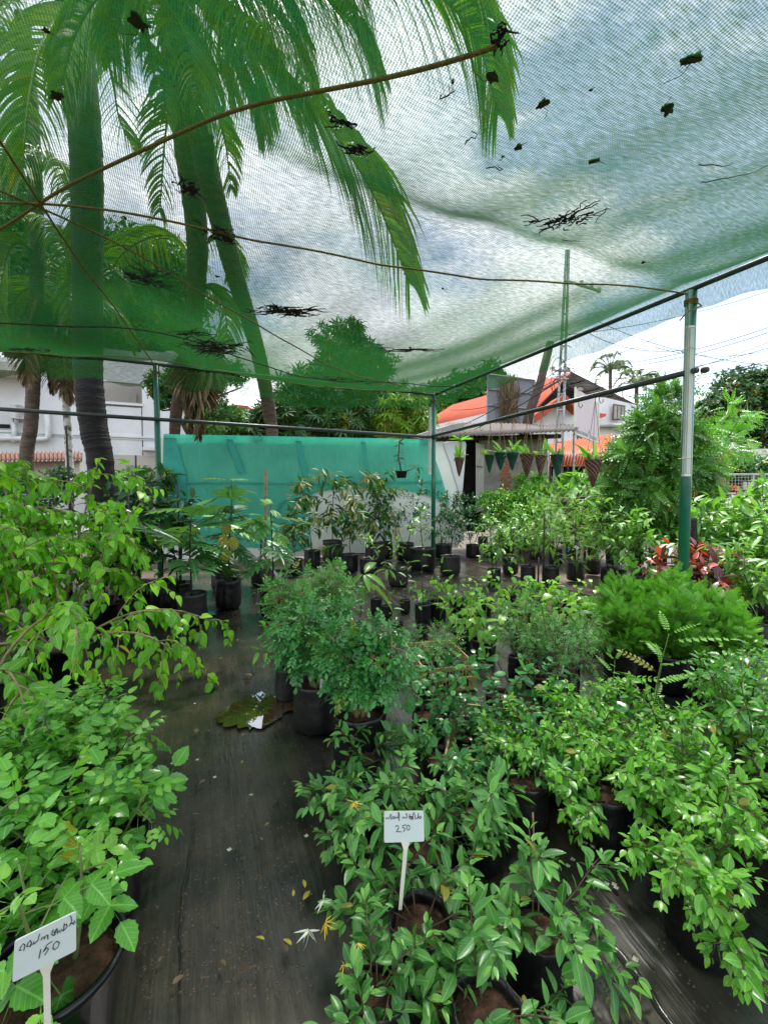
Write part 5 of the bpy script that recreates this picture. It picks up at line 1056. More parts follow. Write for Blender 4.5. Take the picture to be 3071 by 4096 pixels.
# ================================================================== SPECIES
SP = {
 'lime': dict(nst=6, h=1.85, lean=(3, 24), droop=.6, nb=9, bl=.38, bang=(45, 85), bs=.3, nb2=3, bdroop=1.3, leaf='heart', ll=.12, lw=.68, sp=.048, la=60, ld=.9, ls=.35, mat='lime', stem='stem_pale', pot=('tub', .27, .34), r=.014, spread=.08, upn=.5, tintv=.6),
 'limelow': dict(nst=6, h=1.2, lean=(20, 50), droop=1.5, nb=6, bl=.5, bang=(35, 70), bs=.3, nb2=2, bdroop=1.6, leaf='heart', ll=.115, lw=.66, sp=.055, la=60, ld=1.0, ls=.3, mat='lime', stem='stem_pale', pot=('tub', .27, .34), r=.013, spread=.08, upn=.5, tintv=.6),
 'china': dict(nst=5, h=.3, lean=(6, 28), droop=.3, nb=4, bl=.55, bang=(40, 75), bs=.2, bdroop=.5, leaf='tri', ll=.19, lw=1, sp=.065, la=58, ld=.35, ls=.25, mat='china', stem='stem_green', pot=('tub', .18, .28), r=.008, spread=.05, upn=.3, young=.5, tintv=.45),
 'darkbig': dict(nst=3, h=1.35, lean=(2, 12), droop=.1, nb=4, bl=.3, bang=(35, 60), bs=.35, leaf='lance', ll=.26, lw=.4, sp=.055, la=60, ld=.4, ls=.15, mat='dark', stem='stem_dark', pot=('bag', .17, .34), r=.012, stake=1.9),
 'bread': dict(nst=1, h=1.0, lean=(0, 6), droop=0, nb=0, leaf='bread', ll=.64, lw=1, sp=.055, la=50, ld=.7, ls=.35, mat='bread', stem='stem_dark', pot=('bag', .17, .38), r=.014, young=.9, upn=.2, tintv=.4),
 'murr': dict(nst=6, h=.52, lean=(6, 30), droop=-.1, nb=8, bl=.4, bang=(35, 70), bs=.4, nb2=3, bdroop=.3, leaf='murr', ll=.115, lw=1, sp=.024, la=60, ld=.15, ls=.35, mat='murr', stem='stem_pale', pot=('bag', .155, .31), r=.012, spread=.02, young=.3),
 'murrl': dict(nst=5, h=.62, lean=(6, 28), droop=-.1, nb=7, bl=.38, bang=(35, 70), bs=.35, nb2=2, bdroop=.3, leaf='murr', ll=.1, lw=1, sp=.03, la=60, ld=.15, ls=.35, mat='fine', stem='stem_pale', pot=('bag', .15, .31), r=.01, spread=.02, young=.5, tintv=.45),
 'yellowy': dict(nst=3, h=.4, lean=(8, 30), droop=.3, nb=3, bl=.5, leaf='lance', ll=.13, lw=.36, sp=.05, la=55, ld=.6, ls=.3, mat='lime', stem='stem_green', pot=('bag', .09, .24), r=.005),
 'cacao': dict(nst=1, h=.62, lean=(0, 8), droop=0, nb=0, leaf='long', ll=.34, lw=.34, sp=.05, arr='whorl', la=75, ld=.8, ls=.86, mat='cacao', stem='stem_dark', pot=('bag', .08, .2), r=.006),
 'seed': dict(nst=1, h=.62, lean=(0, 8), droop=0, wob=.5, nb=0, leaf='lance', ll=.13, lw=.33, sp=.05, arr='alt', la=60, ld=.3, ls=.55, mat='fresh', stem='stem_dark', pot=('bag', .075, .19), r=.004, tintv=.35),
 'bushy': dict(nst=1, h=.55, lean=(0, 8), nb=5, bl=.4, bang=(40, 70), bs=.4, leaf='lance', ll=.13, lw=.32, sp=.035, arr='alt', la=60, ld=.2, ls=.5, mat='fresh', stem='stem_brown', pot=('bag', .15, .27), r=.007, tintv=.4, young=.5),
 'honey': dict(nst=7, h=.34, lean=(15, 70), droop=1.0, wob=.7, nb=3, bl=.55, bang=(30, 75), bs=.2, bdroop=.9, nb2=1, leaf='lance', ll=.09, lw=.42, sp=.042, arr='opp', la=60, ld=.1, ls=.12, mat='honey', stem='stem_brown', pot=('bag', .13, .25), r=.004, young=.6, tintv=.4, minz=.04),
 'jas': dict(nst=6, h=.4, lean=(12, 55), droop=.6, wob=.5, nb=6, bl=.5, bang=(30, 70), bs=.2, bdroop=.7, nb2=2, leaf='ovate', ll=.062, lw=.55, sp=.034, arr='opp', la=58, ld=.2, ls=.15, mat='jas', stem='stem_brown', pot=('bag', .14, .27), r=.006, young=.5, tintv=.42, minz=.04),
 'jasup': dict(nst=8, h=.5, lean=(6, 38), droop=.3, wob=.5, nb=7, bl=.42, bang=(30, 65), bs=.2, bdroop=.4, nb2=2, leaf='ovate', ll=.055, lw=.58, sp=.032, arr='opp', la=58, ld=.2, ls=.15, mat='china', stem='stem_brown', pot=('bag', .15, .27), r=.006, young=.4, tintv=.4, flowers=('petal', 16, .011)),
 'betel': dict(nst=5, h=.36, lean=(8, 45), droop=.7, wob=.6, nb=1, bl=.5, leaf='betel', ll=.125, lw=.7, sp=.07, la=70, ld=.9, ls=.3, mat='betel', stem='stem_green', pot=('tub', .12, .21), r=.004, spread=.05, upn=.35, tintv=.7),
 'round': dict(nst=6, h=.4, lean=(12, 50), droop=.6, wob=.7, nb=2, bl=.5, leaf='round', ll=.075, lw=.8, sp=.05, la=65, ld=.3, ls=.2, mat='murr', stem='stem_brown', pot=('bag', .1, .2), r=.004, tintv=.55),
 'vine': dict(nst=4, h=.55, lean=(4, 22), droop=.4, wob=.6, nb=6, bl=.5, bang=(35, 80), bs=.3, bdroop=1.0, nb2=1, leaf='fine', ll=.06, lw=1, sp=.034, la=60, ld=.25, ls=.45, mat='fine', stem='stem_brown', pot=('bag', .075, .2), r=.004, tintv=.5),
 'tray': dict(nst=1, h=.2, lean=(0, 15), nb=3, bl=.6, leaf='fine', ll=.06, lw=1, sp=.03, la=60, ld=.25, ls=.3, mat='fine', stem='stem_green', pot=('bag', .04, .1), r=.003, tintv=.55),
 'pinn': dict(nst=1, h=.5, lean=(0, 10), nb=0, leaf='pinn', ll=.24, lw=1, sp=.05, la=62, ld=.1, ls=.35, mat='jas', stem='stem_green', pot=('bag', .07, .18), r=.005, young=.6, tintv=.5),
 'mango': dict(nst=1, h=1.3, lean=(0, 8), nb=9, bl=.42, bang=(35, 70), bs=.12, bdroop=.5, nb2=1, leaf='lance', ll=.21, lw=.3, sp=.036, la=60, ld=.75, ls=.4, mat='mango', stem='stem_brown', pot=('bag', .15, .33), r=.009, young=1.2, tintv=.35),
 'sapl': dict(nst=2, h=1.1, lean=(0, 10), nb=9, bl=.42, bang=(35, 70), bs=.18, bdroop=.3, nb2=1, leaf='ovate', ll=.14, lw=.45, sp=.038, la=60, ld=.4, ls=.35, mat='fresh', stem='stem_dark', pot=('bag', .13, .3), r=.008, tintv=.4, young=.5),
 'guava': dict(nst=2, h=1.15, lean=(0, 10), nb=10, bl=.42, bang=(40, 75), bs=.15, bdroop=.5, nb2=1, leaf='ovate', ll=.17, lw=.42, sp=.04, la=62, ld=.4, ls=.35, mat='fresh', stem='stem_dark', pot=('bag', .15, .33), r=.009, tintv=.45, young=.4),
 'citrus': dict(nst=2, h=1.15, lean=(2, 16), wob=.6, nb=10, bl=.42, bang=(35, 75), bs=.2, nb2=4, leaf='ovate3', ll=.08, lw=.5, sp=.03, la=55, ld=.3, ls=.45, mat='citrus', stem='stem_dark', pot=('bag', .16, .3), r=.009, fruit=3),
 'amla': dict(nst=2, h=1.3, lean=(0, 10), nb=12, bl=.42, bang=(45, 80), bs=.2, nb2=1, bdroop=.5, leaf='feather', ll=.2, lw=1, sp=.05, la=60, ld=.2, ls=.4, mat='fern', stem='stem_dark', pot=('bag', .13, .3), r=.008, tintv=.55),
 'lau': dict(nst=3, h=1.1, lean=(2, 16), nb=10, bl=.36, bang=(35, 70), bs=.25, nb2=2, leaf='obov', ll=.075, lw=.45, sp=.032, la=55, ld=.1, ls=.3, mat='jas', stem='stem_brown', pot=('bag', .13, .28), r=.007, tintv=.5, young=.4),
 'red': dict(nst=7, h=.5, lean=(5, 40), nb=4, bl=.5, leaf='ovate', ll=.18, lw=.42, sp=.045, la=65, ld=.2, ls=.2, mat='red', stem='stem_dark', pot=('bag', .15, .3), r=.007, young=.8, tintv=.45),
 'thuja': None,
}

# ================================================================== POTTED PLANTS
TURN = random.Random(99)
def pl(name, key, px, py, label, cat='potted plant', group=None, seed=0, sc=1.0, at_=None, rz=None, **over):
    loc = at_ if at_ else tuple(G(px, py))[:2] + (.018,)
    return plant(name, key, seed, loc, TURN.uniform(0, 6.28) if rz is None else rz, label, cat, group, sc, **over)
# --- left: serrate leaved plants in tubs (nearest), lime bushes behind them
g = 'serrated glossy plants in black tubs at the lower left'
pl('glossy_tub_plant', 'china', 0, 0, 'serrated glossy plant in the big black tub right behind the 150 price tag', group=g, seed=1, at_=(-.93, 1.2), rz=.5, nst=3, h=.36, nb=3)
pl('glossy_tub_plant', 'china', 0, 0, 'serrated glossy plant whose black tub side shows just above the tub with the 150 tag', group=g, seed=2, at_=(-1.08, 1.64), rz=1.0, sc=.95)
pl('glossy_tub_plant', 'china', 0, 0, 'serrated plant at the path edge, second tub row from the 150 price tag', group=g, seed=3, at_=(-1.38, 2.1), rz=2.0, sc=.95)
pl('glossy_tub_plant', 'china', 0, 0, 'bright young topped serrated plant at the left border level with the 150 tag top', group=g, seed=4, at_=(-1.45, 1.5), rz=3.0)
pl('glossy_tub_plant', 'china', 0, 0, 'serrated plant at the left border under the drooping lime branch', group=g, seed=5, at_=(-1.72, 2.05), rz=4.1)
pl('glossy_tub_plant', 'china', 0, 0, 'serrated plant standing farthest from the 150 tag, beside the bare dark ground', group=g, seed=2, at_=(-1.75, 2.55), rz=5.0, sc=.85)
g = 'lime green leafy bushes on the left'
pl('lime_leaf_bush', 'lime', 0, 0, 'tallest lime green heart leaved bush, its dome under the black rail', group=g, seed=1, at_=(-3.2, 4.3), rz=0, sc=1.04, bias=(0, -.05, 0))
pl('lime_leaf_bush', 'lime', 0, 0, 'lime green bush at the left border in front of the brown palm trunk', group=g, seed=2, at_=(-3.75, 3.95), rz=0, sc=.92)
pl('lime_leaf_bush', 'limelow', 0, 0, 'low lime green bush whose long branches droop over the path toward the puddle', group=g, seed=3, at_=(-2.7, 3.7), rz=0, bias=(.16, -.12, 0))
pl('lime_leaf_bush', 'limelow', 0, 0, 'lime green bush at the left border with bare pale twigs hanging above the dark ground', group=g, seed=5, at_=(-2.75, 3.0), rz=0, bias=(.2, -.1, 0), h=1.0, nst=4)
pl('lime_leaf_bush', 'lime', 0, 0, 'smaller lime green bush behind, in front of the left post foot', group=g, seed=4, at_=(-3.3, 5.3), rz=0, h=1.35, sc=.9)
g = 'large dark leaved saplings behind the lime bushes'
for i, (x, y, lb) in enumerate(((-4.9, 5.2, 'dark leaved sapling at the far left behind the lime bushes, with a dark stake'), (-4.1, 5.5, 'dark leaved sapling behind the tallest lime bush'), (-3.35, 6.0, 'dark leaved sapling at the left post foot with a tall bare stake'),
    (-2.9, 6.3, 'dark leaved sapling just right of the left post'), (-3.9, 6.6, 'dark leaved sapling near the thick palm trunk'), (-3.15, 5.5, 'dark leaved sapling standing left of the first lobed leaf sapling'), (-5.3, 6.2, 'dark leaved sapling by the brown palm trunk'), (-4.6, 4.6, 'dark leaved sapling in shade under the lime leaves at the left border'))):
    pl('dark_leaf_sapling', 'darkbig', 0, 0, lb, group=g, seed=i % 3, at_=(x, y), sc=(1.0, .95, 1.1, .9, 1.0, .85, 1.05, .9)[i])
for i, (x, y, h_, lb) in enumerate(((-4.35, 4.9, 1.72, 'thick brown cut stem standing at the far left with lichen on it'), (-3.62, 5.1, 2.35, 'thin dark bare pole rising between the thick palm trunk and the left post'))):
    tag(mb('bark_brown' if i == 0 else 'stem_dark').tube([(x, y, 0), (x + .04, y, h_ * .5), (x + .02, y, h_)], (.045, .035) if i == 0 else (.02, .01), 8).build('stake', None, True), lb, 'stake')
g = 'saplings with large lobed leaves'
pl('lobed_leaf_sapling', 'bread', 770, 2505, 'lobed leaf sapling in front, its shiny bag at the left of the path', group=g, seed=1, rz=.3, sc=1.0)
pl('lobed_leaf_sapling', 'bread', 915, 2435, 'tallest lobed leaf sapling with orange dying leaves, right of the first', group=g, seed=2, rz=1.3, h=1.5, ls=.3)
pl('lobed_leaf_sapling', 'bread', 1095, 2470, 'lobed leaf sapling nearest the path beside a white triangular card', group=g, seed=3, rz=2.3, h=1.05, ll=.46)
pl('lobed_leaf_sapling', 'bread', 1045, 2345, 'lobed leaf sapling tied to a bamboo cane, behind the others', group=g, seed=4, rz=3.3, h=1.0, ll=.44)
pl('lobed_leaf_sapling', 'bread', 885, 2360, 'lobed leaf sapling in a tall bag right behind the tallest one', group=g, seed=1, rz=4.3, sc=.9)
pl('lobed_leaf_sapling', 'bread', 650, 2440, 'lobed leaf sapling half hidden by dark leaves at the left post side', group=g, seed=3, rz=.2, sc=1.0, h=1.05, ll=.46)
tag(mb('stem_pale').tube([tuple(G(1062, 2350)), tuple(D(1064, 1880, 7.2))], .022, 7).build('bamboo_cane', None, True), 'bamboo cane standing upright by the lobed leaf saplings', 'cane')
LV = Leaves(); rq = random.Random(5)
for (px, py) in ((905, 2080), (930, 2140), (890, 2130), (915, 2190)): c = D(px, py, 5.9); LV.add('bread', c, Vector((rq.uniform(-.3, .3), -.3, -1)), Vector((0, -1, .3)), .2, .2, rq.random())
tag(LV.build('dying_leaves', 'yellow'), 'orange yellow dying leaves hanging on the tallest lobed sapling', 'leaves')
tag(mb('white_plastic').prism([D(1040, 2215, 6.1), D(1128, 2318, 6.1), D(1122, 2330, 6.1)], (0, .01, 0)).build('card'), 'white triangular card beside the lobed leaf sapling', 'card')

# --- centre
g = 'round dark shrubs in black bags at the centre'
pl('round_shrub', 'murr', 1265, 2915, 'dark shrub in the big black bag right of the puddle, white stick in its soil', group=g, seed=1, rz=.4, h=.54, pot=('bag', .15, .31))
pl('round_shrub', 'murr', 1440, 3060, 'round glossy shrub with a pale forked trunk in the nearest open bag', group=g, seed=2, rz=1.0, h=.5, nst=7)
pl('round_shrub', 'murrl', 1330, 2640, 'lighter green small leaved shrub behind the two dark round ones', group=g, seed=3, rz=2)
pl('round_shrub', 'murrl', 1190, 2700, 'lighter green shrub leaning over the puddle side, red leaf on it', group=g, seed=4, rz=3, h=.6)
pl('yellow_green_plant', 'yellowy', 1150, 2800, 'small yellow green plant in a slim bag at the puddle edge', seed=1)
for (px, py, pt, lb) in ((1283, 2800, 2660, 'white plastic stick tag standing in the big bag right of the puddle'),):
    c = D(px, py, 2.85); e_ = mb('white_plastic'); q = D(px + 4, pt, 2.85); e_.prism([c + Vector((-.011, 0, -.1)), c + Vector((.011, 0, -.1)), q + Vector((.012, 0, 0)), q + Vector((-.008, 0, 0))], (0, .004, 0)); tag(e_.build('stick_tag'), lb, 'plant tag')
LV = Leaves(); c = D(1115, 2398, 3.5)
for i in range(5): LV.add('lance', c, rv(rq) + Vector((0, 0, -.2)), UP + rv(rq) * .5, .075, .03, .8)
tag(LV.build('red_leaves', 'red'), 'red leaf cluster on the shrub right of the lobed leaf saplings', 'leaves')
pl('drooping_leaf_sapling', 'cacao', 1440, 2590, 'sapling with long drooping bright leaves behind the round shrubs', seed=1, sc=1.15)
pl('drooping_leaf_sapling', 'cacao', 1545, 2480, 'smaller drooping leaf sapling on a thin stem, right of the bigger one', seed=2, sc=.85, h=.7, ll=.2)
g = 'thin seedlings in small black bags at the centre'
for i, (px, py, lb) in enumerate(((1505, 2455, 'thin seedling in the small bag left of centre'), (1620, 2455, 'thin seedling in the square small bag under the drooping sapling, right one'), (1690, 2500, 'thin tall stemmed seedling right of the square bag'), (1590, 2550, 'seedling behind the yellow crate, left'), (1690, 2560, 'seedling at the back rim of the yellow crate'),
    (1760, 2480, 'seedling beside the first round pot'), (1560, 2600, 'seedling hidden close behind the dark round shrub'))):
    pl('thin_seedling', 'seed', px, py, lb, group=g, seed=i % 3, sc=(1, .9, 1.25, .8, .75, .9, .8)[i])
pl('leafy_sapling', 'bushy', 1592, 2345, 'bright bushy sapling in a wide bag, before the centre post bags', seed=1, sc=1.1)
# back row along the sheet
g = 'bagged saplings along the foot of the white sheet'
ROW = [(1250, 2275, 'mango', 0, 1.0, 'dark drooping leaf sapling at the left end of the white sheet row'), (1330, 2250, 'mango', 1, 1.3, 'tall dark sapling with bronze shoots at the top, left part of the sheet row'),
 (1400, 2290, 'mango', 2, .95, 'leafy sapling below the bronze topped one, before the bamboo pole'), (1500, 2262, 'mango', 1, 1.25, 'tall sapling with yellow brown young leaves in the middle of the sheet row'),
 (1540, 2240, 'mango', 0, 1.1, 'dark sapling in the tall dusty bag in the middle of the sheet row'), (1475, 2300, 'bushy', 2, 1.0, 'small light green sapling in front of the tall middle one'),
 (1620, 2245, 'citrus', 0, 1.2, 'open citrus sapling with tiny dark leaves left of the centre post'), (1690, 2285, 'bushy', 3, 1.5, 'bright bushy topped sapling in the large bag at the centre post'),
 (1800, 2300, 'citrus', 1, 1.05, 'citrus sapling with green fruit in the widest bag right of the centre post'), (1770, 2235, 'citrus', 2, 1.0, 'citrus sapling standing behind the widest bag'),
 (1740, 2205, 'sapl', 1, .8, 'sapling with a few orange leaves behind the centre post'), (1890, 2235, 'citrus', 0, .95, 'dark citrus sapling with low fruit right of the widest bag'), (1180, 2300, 'mango', 2, .8, 'low sapling right behind the white card'), (1440, 2215, 'mango', 0, .95, 'dark sapling pressed against the white sheet')]
for px, py, k_, sd_, sc_, lb in ROW: pl('bagged_sapling', k_, px, py, lb, group=g, seed=sd_, sc=sc_ * 1.12)
# right back field
g = 'bagged saplings in the right hand rows'
RB = [(1975, 2340, 'sapl', 0, .8, 'light green sapling with a pale bent stick in the front of the right rows'), (2040, 2300, 'lau', 0, 1.0, 'small leaved sapling in the wide shiny bag, front row'), (2110, 2335, 'sapl', 1, .9, 'sapling in a low narrow bag, third from the left in the front right row'),
 (2200, 2345, 'amla', 0, .95, 'feathery sapling between two dark stakes, front right row'), (2300, 2325, 'amla', 1, 1.0, 'feathery sapling on a dark slanting stem, front right row'), (2435, 2352, 'guava', 0, .85, 'round leaved sapling in a broad black bag near the small white tag'),
 (2560, 2385, 'guava', 1, .85, 'broad leaved sapling in the tall black bag left of the right post'), (2370, 2300, 'sapl', 2, .85, 'sapling with a blue tape on its stem in the right rows'), (2140, 2240, 'lau', 1, 1.1, 'small leaved sapling in the second right row, left'), (2220, 2260, 'amla', 2, 1.0, 'feathery sapling in the second right row'),
 (1960, 2240, 'lau', 2, 1.05, 'dense small leaved sapling right of the fruiting citrus'), (2030, 2215, 'lau', 0, 1.15, 'tall bright small leaved sapling before the hut wall'), (2100, 2205, 'amla', 1, 1.15, 'tall feathery sapling before the brick patch'), (2190, 2200, 'amla', 0, 1.2, 'tall feathery sapling under the green hanging baskets'),
 (2290, 2230, 'amla', 2, 1.15, 'feathery sapling left of the mossy planter wall'), (2370, 2225, 'sapl', 0, .9, 'sapling directly before the mossy planter wall'), (2450, 2260, 'guava', 2, .9, 'round leaved sapling with a blue tag, right rows'), (2540, 2265, 'guava', 0, 1.0, 'leafy sapling before the young tree'),
 (2630, 2275, 'guava', 1, .95, 'broad pale leaved sapling left of the right post'), (1930, 2190, 'lau', 1, .95, 'small leaved sapling by the hut door'), (2000, 2175, 'lau', 2, 1.0, 'small leaved sapling close to the open metal door'), (2260, 2180, 'sapl', 1, 1.0, 'slim sapling far back under the last brown basket'),
 (2130, 2165, 'lau', 0, 1.0, 'far small leaved sapling under the brown baskets'), (2050, 2160, 'sapl', 2, .95, 'far slim sapling before the hut'), (2480, 2330, 'sapl', 0, .6, 'short sapling filling the gap before the broad bag'), (2340, 2185, 'amla', 1, .9, 'feathery sapling leaning over the planter coping')]
for px, py, k_, sd_, sc_, lb in RB: pl('bagged_sapling', k_, px, py, lb, group=g, seed=sd_, sc=sc_ * 1.1)
for i, (px, py, pt, d, lb) in enumerate(((2172, 2345, 2040, 7, 'dark thin stake at the left of the feathery saplings'), (2298, 2310, 2060, 7.6, 'dark stake slanting beside the feathery sapling'), (2150, 2350, 2230, 7, 'short dark stake in the front right row'))):
    tag(mb('stem_dark').tube([tuple(D(px, py, d)), tuple(D(px + 4, pt, d))], .014, 6).build('stake', None, True), lb, 'stake')
for i, (px, py) in enumerate(((2142, 2188), (2270, 2208), (2390, 2215), (2470, 2250))):
    c = D(px, py, 7.8 + .1 * i); tag(mb('blue_tape').tube([c, c + Vector((.02, 0, .035)), c + Vector((.01, -.01, .08))], .016, 5).build('ribbon'), ('blue ribbon on a stem under the green baskets', 'blue ribbon on the slanting stem right of it', 'blue ribbon low on the round leaved sapling bag', 'blue ribbon on the bag before the young tree')[i], 'ribbon')
# beyond / right of the tall post
g = 'leafy saplings right of the tall post'
RS = [(2790, 2420, 'guava', 0, .95, 'bright leafy sapling just right of the tall post'), (2880, 2400, 'guava', 1, 1.05, 'sapling with dark maroon shoots amid green leaves'), (2980, 2440, 'guava', 2, .95, 'big leaved sapling in front of the striped crate'), (3060, 2480, 'guava', 0, .9, 'large leaved sapling at the right border by the low bag'),
 (2850, 2320, 'sapl', 1, 1.2, 'yellow green leaved sapling behind the maroon shoots'), (2950, 2300, 'guava', 1, 1.0, 'sapling below the mesh fence rail'), (3050, 2320, 'sapl', 0, 1.3, 'tall sapling at the right border below the striped crate'), (2740, 2290, 'guava', 2, 1.0, 'leafy sapling directly behind the tall post'),
 (2690, 2330, 'guava', 0, .8, 'pale leaved sapling at the left of the tall post foot'), (2920, 2520, 'sapl', 2, .7, 'low leafy sapling between the red leaved plant and the right border'), (3040, 2580, 'sapl', 1, .75, 'low leafy sapling at the right border above the conifers'), (3110, 2380, 'guava', 1, 1.1, 'big leaved sapling cut by the right border')]
for px, py, k_, sd_, sc_, lb in RS: pl('leafy_sapling', k_, px, py, lb, group=g, seed=sd_, sc=sc_, ll=.23, lw=.36)
pl('red_leaf_plant', 'red', 2790, 2530, 'plant with glossy maroon and orange red leaves at the tall post foot', seed=1, h=.55, sc=1.15)
pl('red_leaf_plant', 'red', 2880, 2440, 'small maroon topped plant up among the green saplings', seed=2, h=.8, sc=.9, nst=2)
tag(mb('bark_dark').tube([tuple(G(2785, 2440)), tuple(D(2775, 2270, 6.1)), tuple(D(2772, 2075, 6.0))], .045, 7).build('cut_stem', None, True), 'dark cut stem standing right of the tall post', 'stem')

# heart leaved plants in round pots
g = 'heart leaved climbers in round black pots'
BT = [(1745, 2475, 'left end, in the pot nearest the thin seedlings'), (1830, 2465, 'second pot from the left, two pale leaves at its rim'), (1868, 2520, 'pot with an open rim right below the second pot'), (1850, 2595, 'pot standing forward alone at the left, a drooping shoot over it'), (1935, 2650, 'foremost pot with leaves hanging down to the mat'),
 (1935, 2460, 'pot in the back row under the citrus bags'), (2030, 2440, 'back row pot with a tall bright cluster'), (2055, 2500, 'pot with a pale rim in the middle of the group'), (2140, 2450, 'back row pot below the feathery saplings'), (2150, 2540, 'bright cluster in the middle front'), (2080, 2585, 'front pot left of the fine leaved vines'),
 (2250, 2470, 'back right cluster reaching a bare stem'), (2250, 2560, 'yellow green cluster right of the middle'), (2330, 2520, 'tall cluster with the biggest hanging leaf at the right'), (2350, 2600, 'front right pot above the fine vines'), (2430, 2540, 'right end cluster by the small white tag'), (2460, 2600, 'rightmost pot touching the conifers'), (2170, 2620, 'low pot hidden behind the fine vines')]
for i, (px, py, lb) in enumerate(BT): pl('heart_leaf_plant', 'betel', px, py, 'heart leaved climber, ' + lb, group=g, seed=i % 5, sc=(1, .95, .9, 1.05, 1.0, .95)[i % 6], h=(.36, .42, .3, .38, .4)[i % 5])
# fine vines
g = 'fine leaved vines in small dark bags'
VN = [(2065, 2720, 'leftmost bag'), (2115, 2760, 'tall bag, second from the left'), (2165, 2810, 'foremost left bag with red soil'), (2205, 2775, 'middle bag behind the pale stick'), (2225, 2850, 'foremost bag at the pale stick foot'), (2265, 2830, 'bag right of the pale stick'), (2280, 2760, 'rightmost bag')]
for i, (px, py, lb) in enumerate(VN): pl('fine_vine', 'vine', px, py, 'fine leaved vine, ' + lb, group=g, seed=i % 4, sc=(.95, 1, .9, 1.05)[i % 4])
c = mb('white_plastic'); c.tube([tuple(G(2222, 2830)), tuple(D(2250, 2660, 3.45)), tuple(D(2272, 2540, 3.4))], .011, 6); tag(c.build('stick_tag', None, True), 'tall white stick leaning among the fine leaved vines', 'stick')
# conifers
def thuja(name, seed, loc, label, sc=1.0):
    pk = ('thuja', seed)
    if pk in PROTO:
        r_ = copy_tree(PROTO[pk]); r_.location = loc; r_.rotation_euler = (0, 0, TURN.uniform(0, 6)); r_.scale = (sc,) * 3; return tag(r_, label, 'conifer', 'soft conifers in black bags')
    root = empty(name, loc, 0, label, 'conifer', 'soft conifers in black bags'); root.scale = (sc,) * 3
    z0 = pot(root, 'bag', .17, .3, seed); rng = random.Random(seed); st = mb('stem_brown'); LV = Leaves()
    for i in range(44):
        az = i * 2.4; el = R(rng.uniform(-18, 82)); d = Vector((math.cos(az) * math.cos(el), math.sin(az) * math.cos(el), math.sin(el)))
        L_ = .32 * (.8 + .6 * max(0, math.sin(el)) ** 2) * rng.uniform(.75, 1.1); p0 = Vector((0, 0, z0 + .04 + .16 * rng.random())); pts = poly(rng, p0, d, L_, 6, -.3, .3); st.tube(pts, (.006, .002), 4)
        for j in range(26):
            t_ = .18 + .82 * j / 26; p, dd = at(pts, min(.99, t_)); y = (dd * .7 + rv(rng) * .75 + UP * .15).normalized(); nn = rv(rng)
            ln = .11 * rng.uniform(.7, 1.35); LV.add('spray', p + rv(rng) * .02, y, nn, ln, ln * .85, min(1, max(0, rng.gauss(.05 + .75 * t_, .12))))  # inner shade and brighter tips put into the spray tint
    st.build('stem', root, True); LV.build('foliage', 'thuja', root); PROTO[pk] = root; return root
for i, (x, y, sc, lb) in enumerate(((2.0, 3.66, .9, 'soft conifer in the wide glossy bag at the left of the group'), (2.3, 3.55, .95, 'soft conifer at the front middle of the group'), (2.68, 3.62, .95, 'soft conifer at the front right, over the three grey bags'), (2.25, 4.1, 1.02, 'soft conifer at the back left of the group'),
    (2.68, 4.15, 1.05, 'soft conifer at the back middle, the tallest'), (2.98, 4.05, .88, 'soft conifer at the right end near the wet ground'), (2.95, 3.72, .75, 'small soft conifer tucked at the front right corner'))):
    thuja('soft_conifer', i % 3, (x, y, .018), lb, sc)
for i, (px, py, lb) in enumerate(((2845, 2845, 'empty looking grey bag left of three under the conifers'), (2905, 2830, 'grey bag in the middle of three under the conifers'), (2968, 2775, 'grey bag right of three under the conifers'))):
    q = G(px, py); e_ = empty('grow_bag', (q.x, q.y, .018), 0, lb, 'grow bag', 'grey bags under the conifers'); pot(e_, 'bag', .085, .24, i * 3 + 1, True)
# crates
def crate(name, x, y, w_, l_, h_, rz, label):
    e_ = empty(name, (x, y, .018), rz, label, 'crate', 'yellow plastic crates'); t_ = .008
    b = mb('crate_yellow'); b.box(-w_ / 2, w_ / 2, -l_ / 2, l_ / 2, .001, .01)
    b.build('floor', e_)
    for (ax, sg) in ((0, -1), (0, 1), (1, -1), (1, 1)):
        b = mb('crate_yellow'); half, oth = (l_, w_) if ax == 0 else (w_, l_); M_ = Matrix.Rotation(0 if ax == 0 else math.pi / 2, 4, 'Z') @ Matrix.Translation((sg * (oth / 2 - t_ / 2), 0, 0))
        for z in (.012, h_ * .48, h_ - .03): b.box(-t_ * .7, t_ * .7, -half / 2 + .009, half / 2 - .009, z, z + (.03 if z > h_ * .8 else .016), M_)
        n = int(half / .028)
        for i in range(n + 1): y_ = -half / 2 + .012 + (half - .024) * i / n; b.box(-t_ / 2, t_ / 2, y_ - .004, y_ + .004, .014, h_ - .015, M_)
        b.build('side', e_)
    return e_
crate('plastic_crate', .47, 3.78, .44, .62, .2, .2, 'yellow plastic crate of seedlings right behind the round dark shrub')
crate('plastic_crate', .62, 2.55, .46, .62, .19, -.25, 'yellow plastic crate of round leaved plants behind the honeysuckle')
g = 'tiny seedling bags in the rear yellow crate'
for i in range(15):
    cx_, cy_ = (i % 3 - 1) * .13, (i // 3 - 2) * .115; a = .2; x = .47 + cx_ * math.cos(a) - cy_ * math.sin(a); y = 3.78 + cx_ * math.sin(a) + cy_ * math.cos(a)
    pl('crate_seedling', 'tray', 0, 0, 'fine leaved seedling in a tiny bag packed inside the rear yellow crate', group=g, seed=i % 4, at_=(x, y, .032), sc=1.35)
g = 'round leaved plants packed in the front yellow crate'
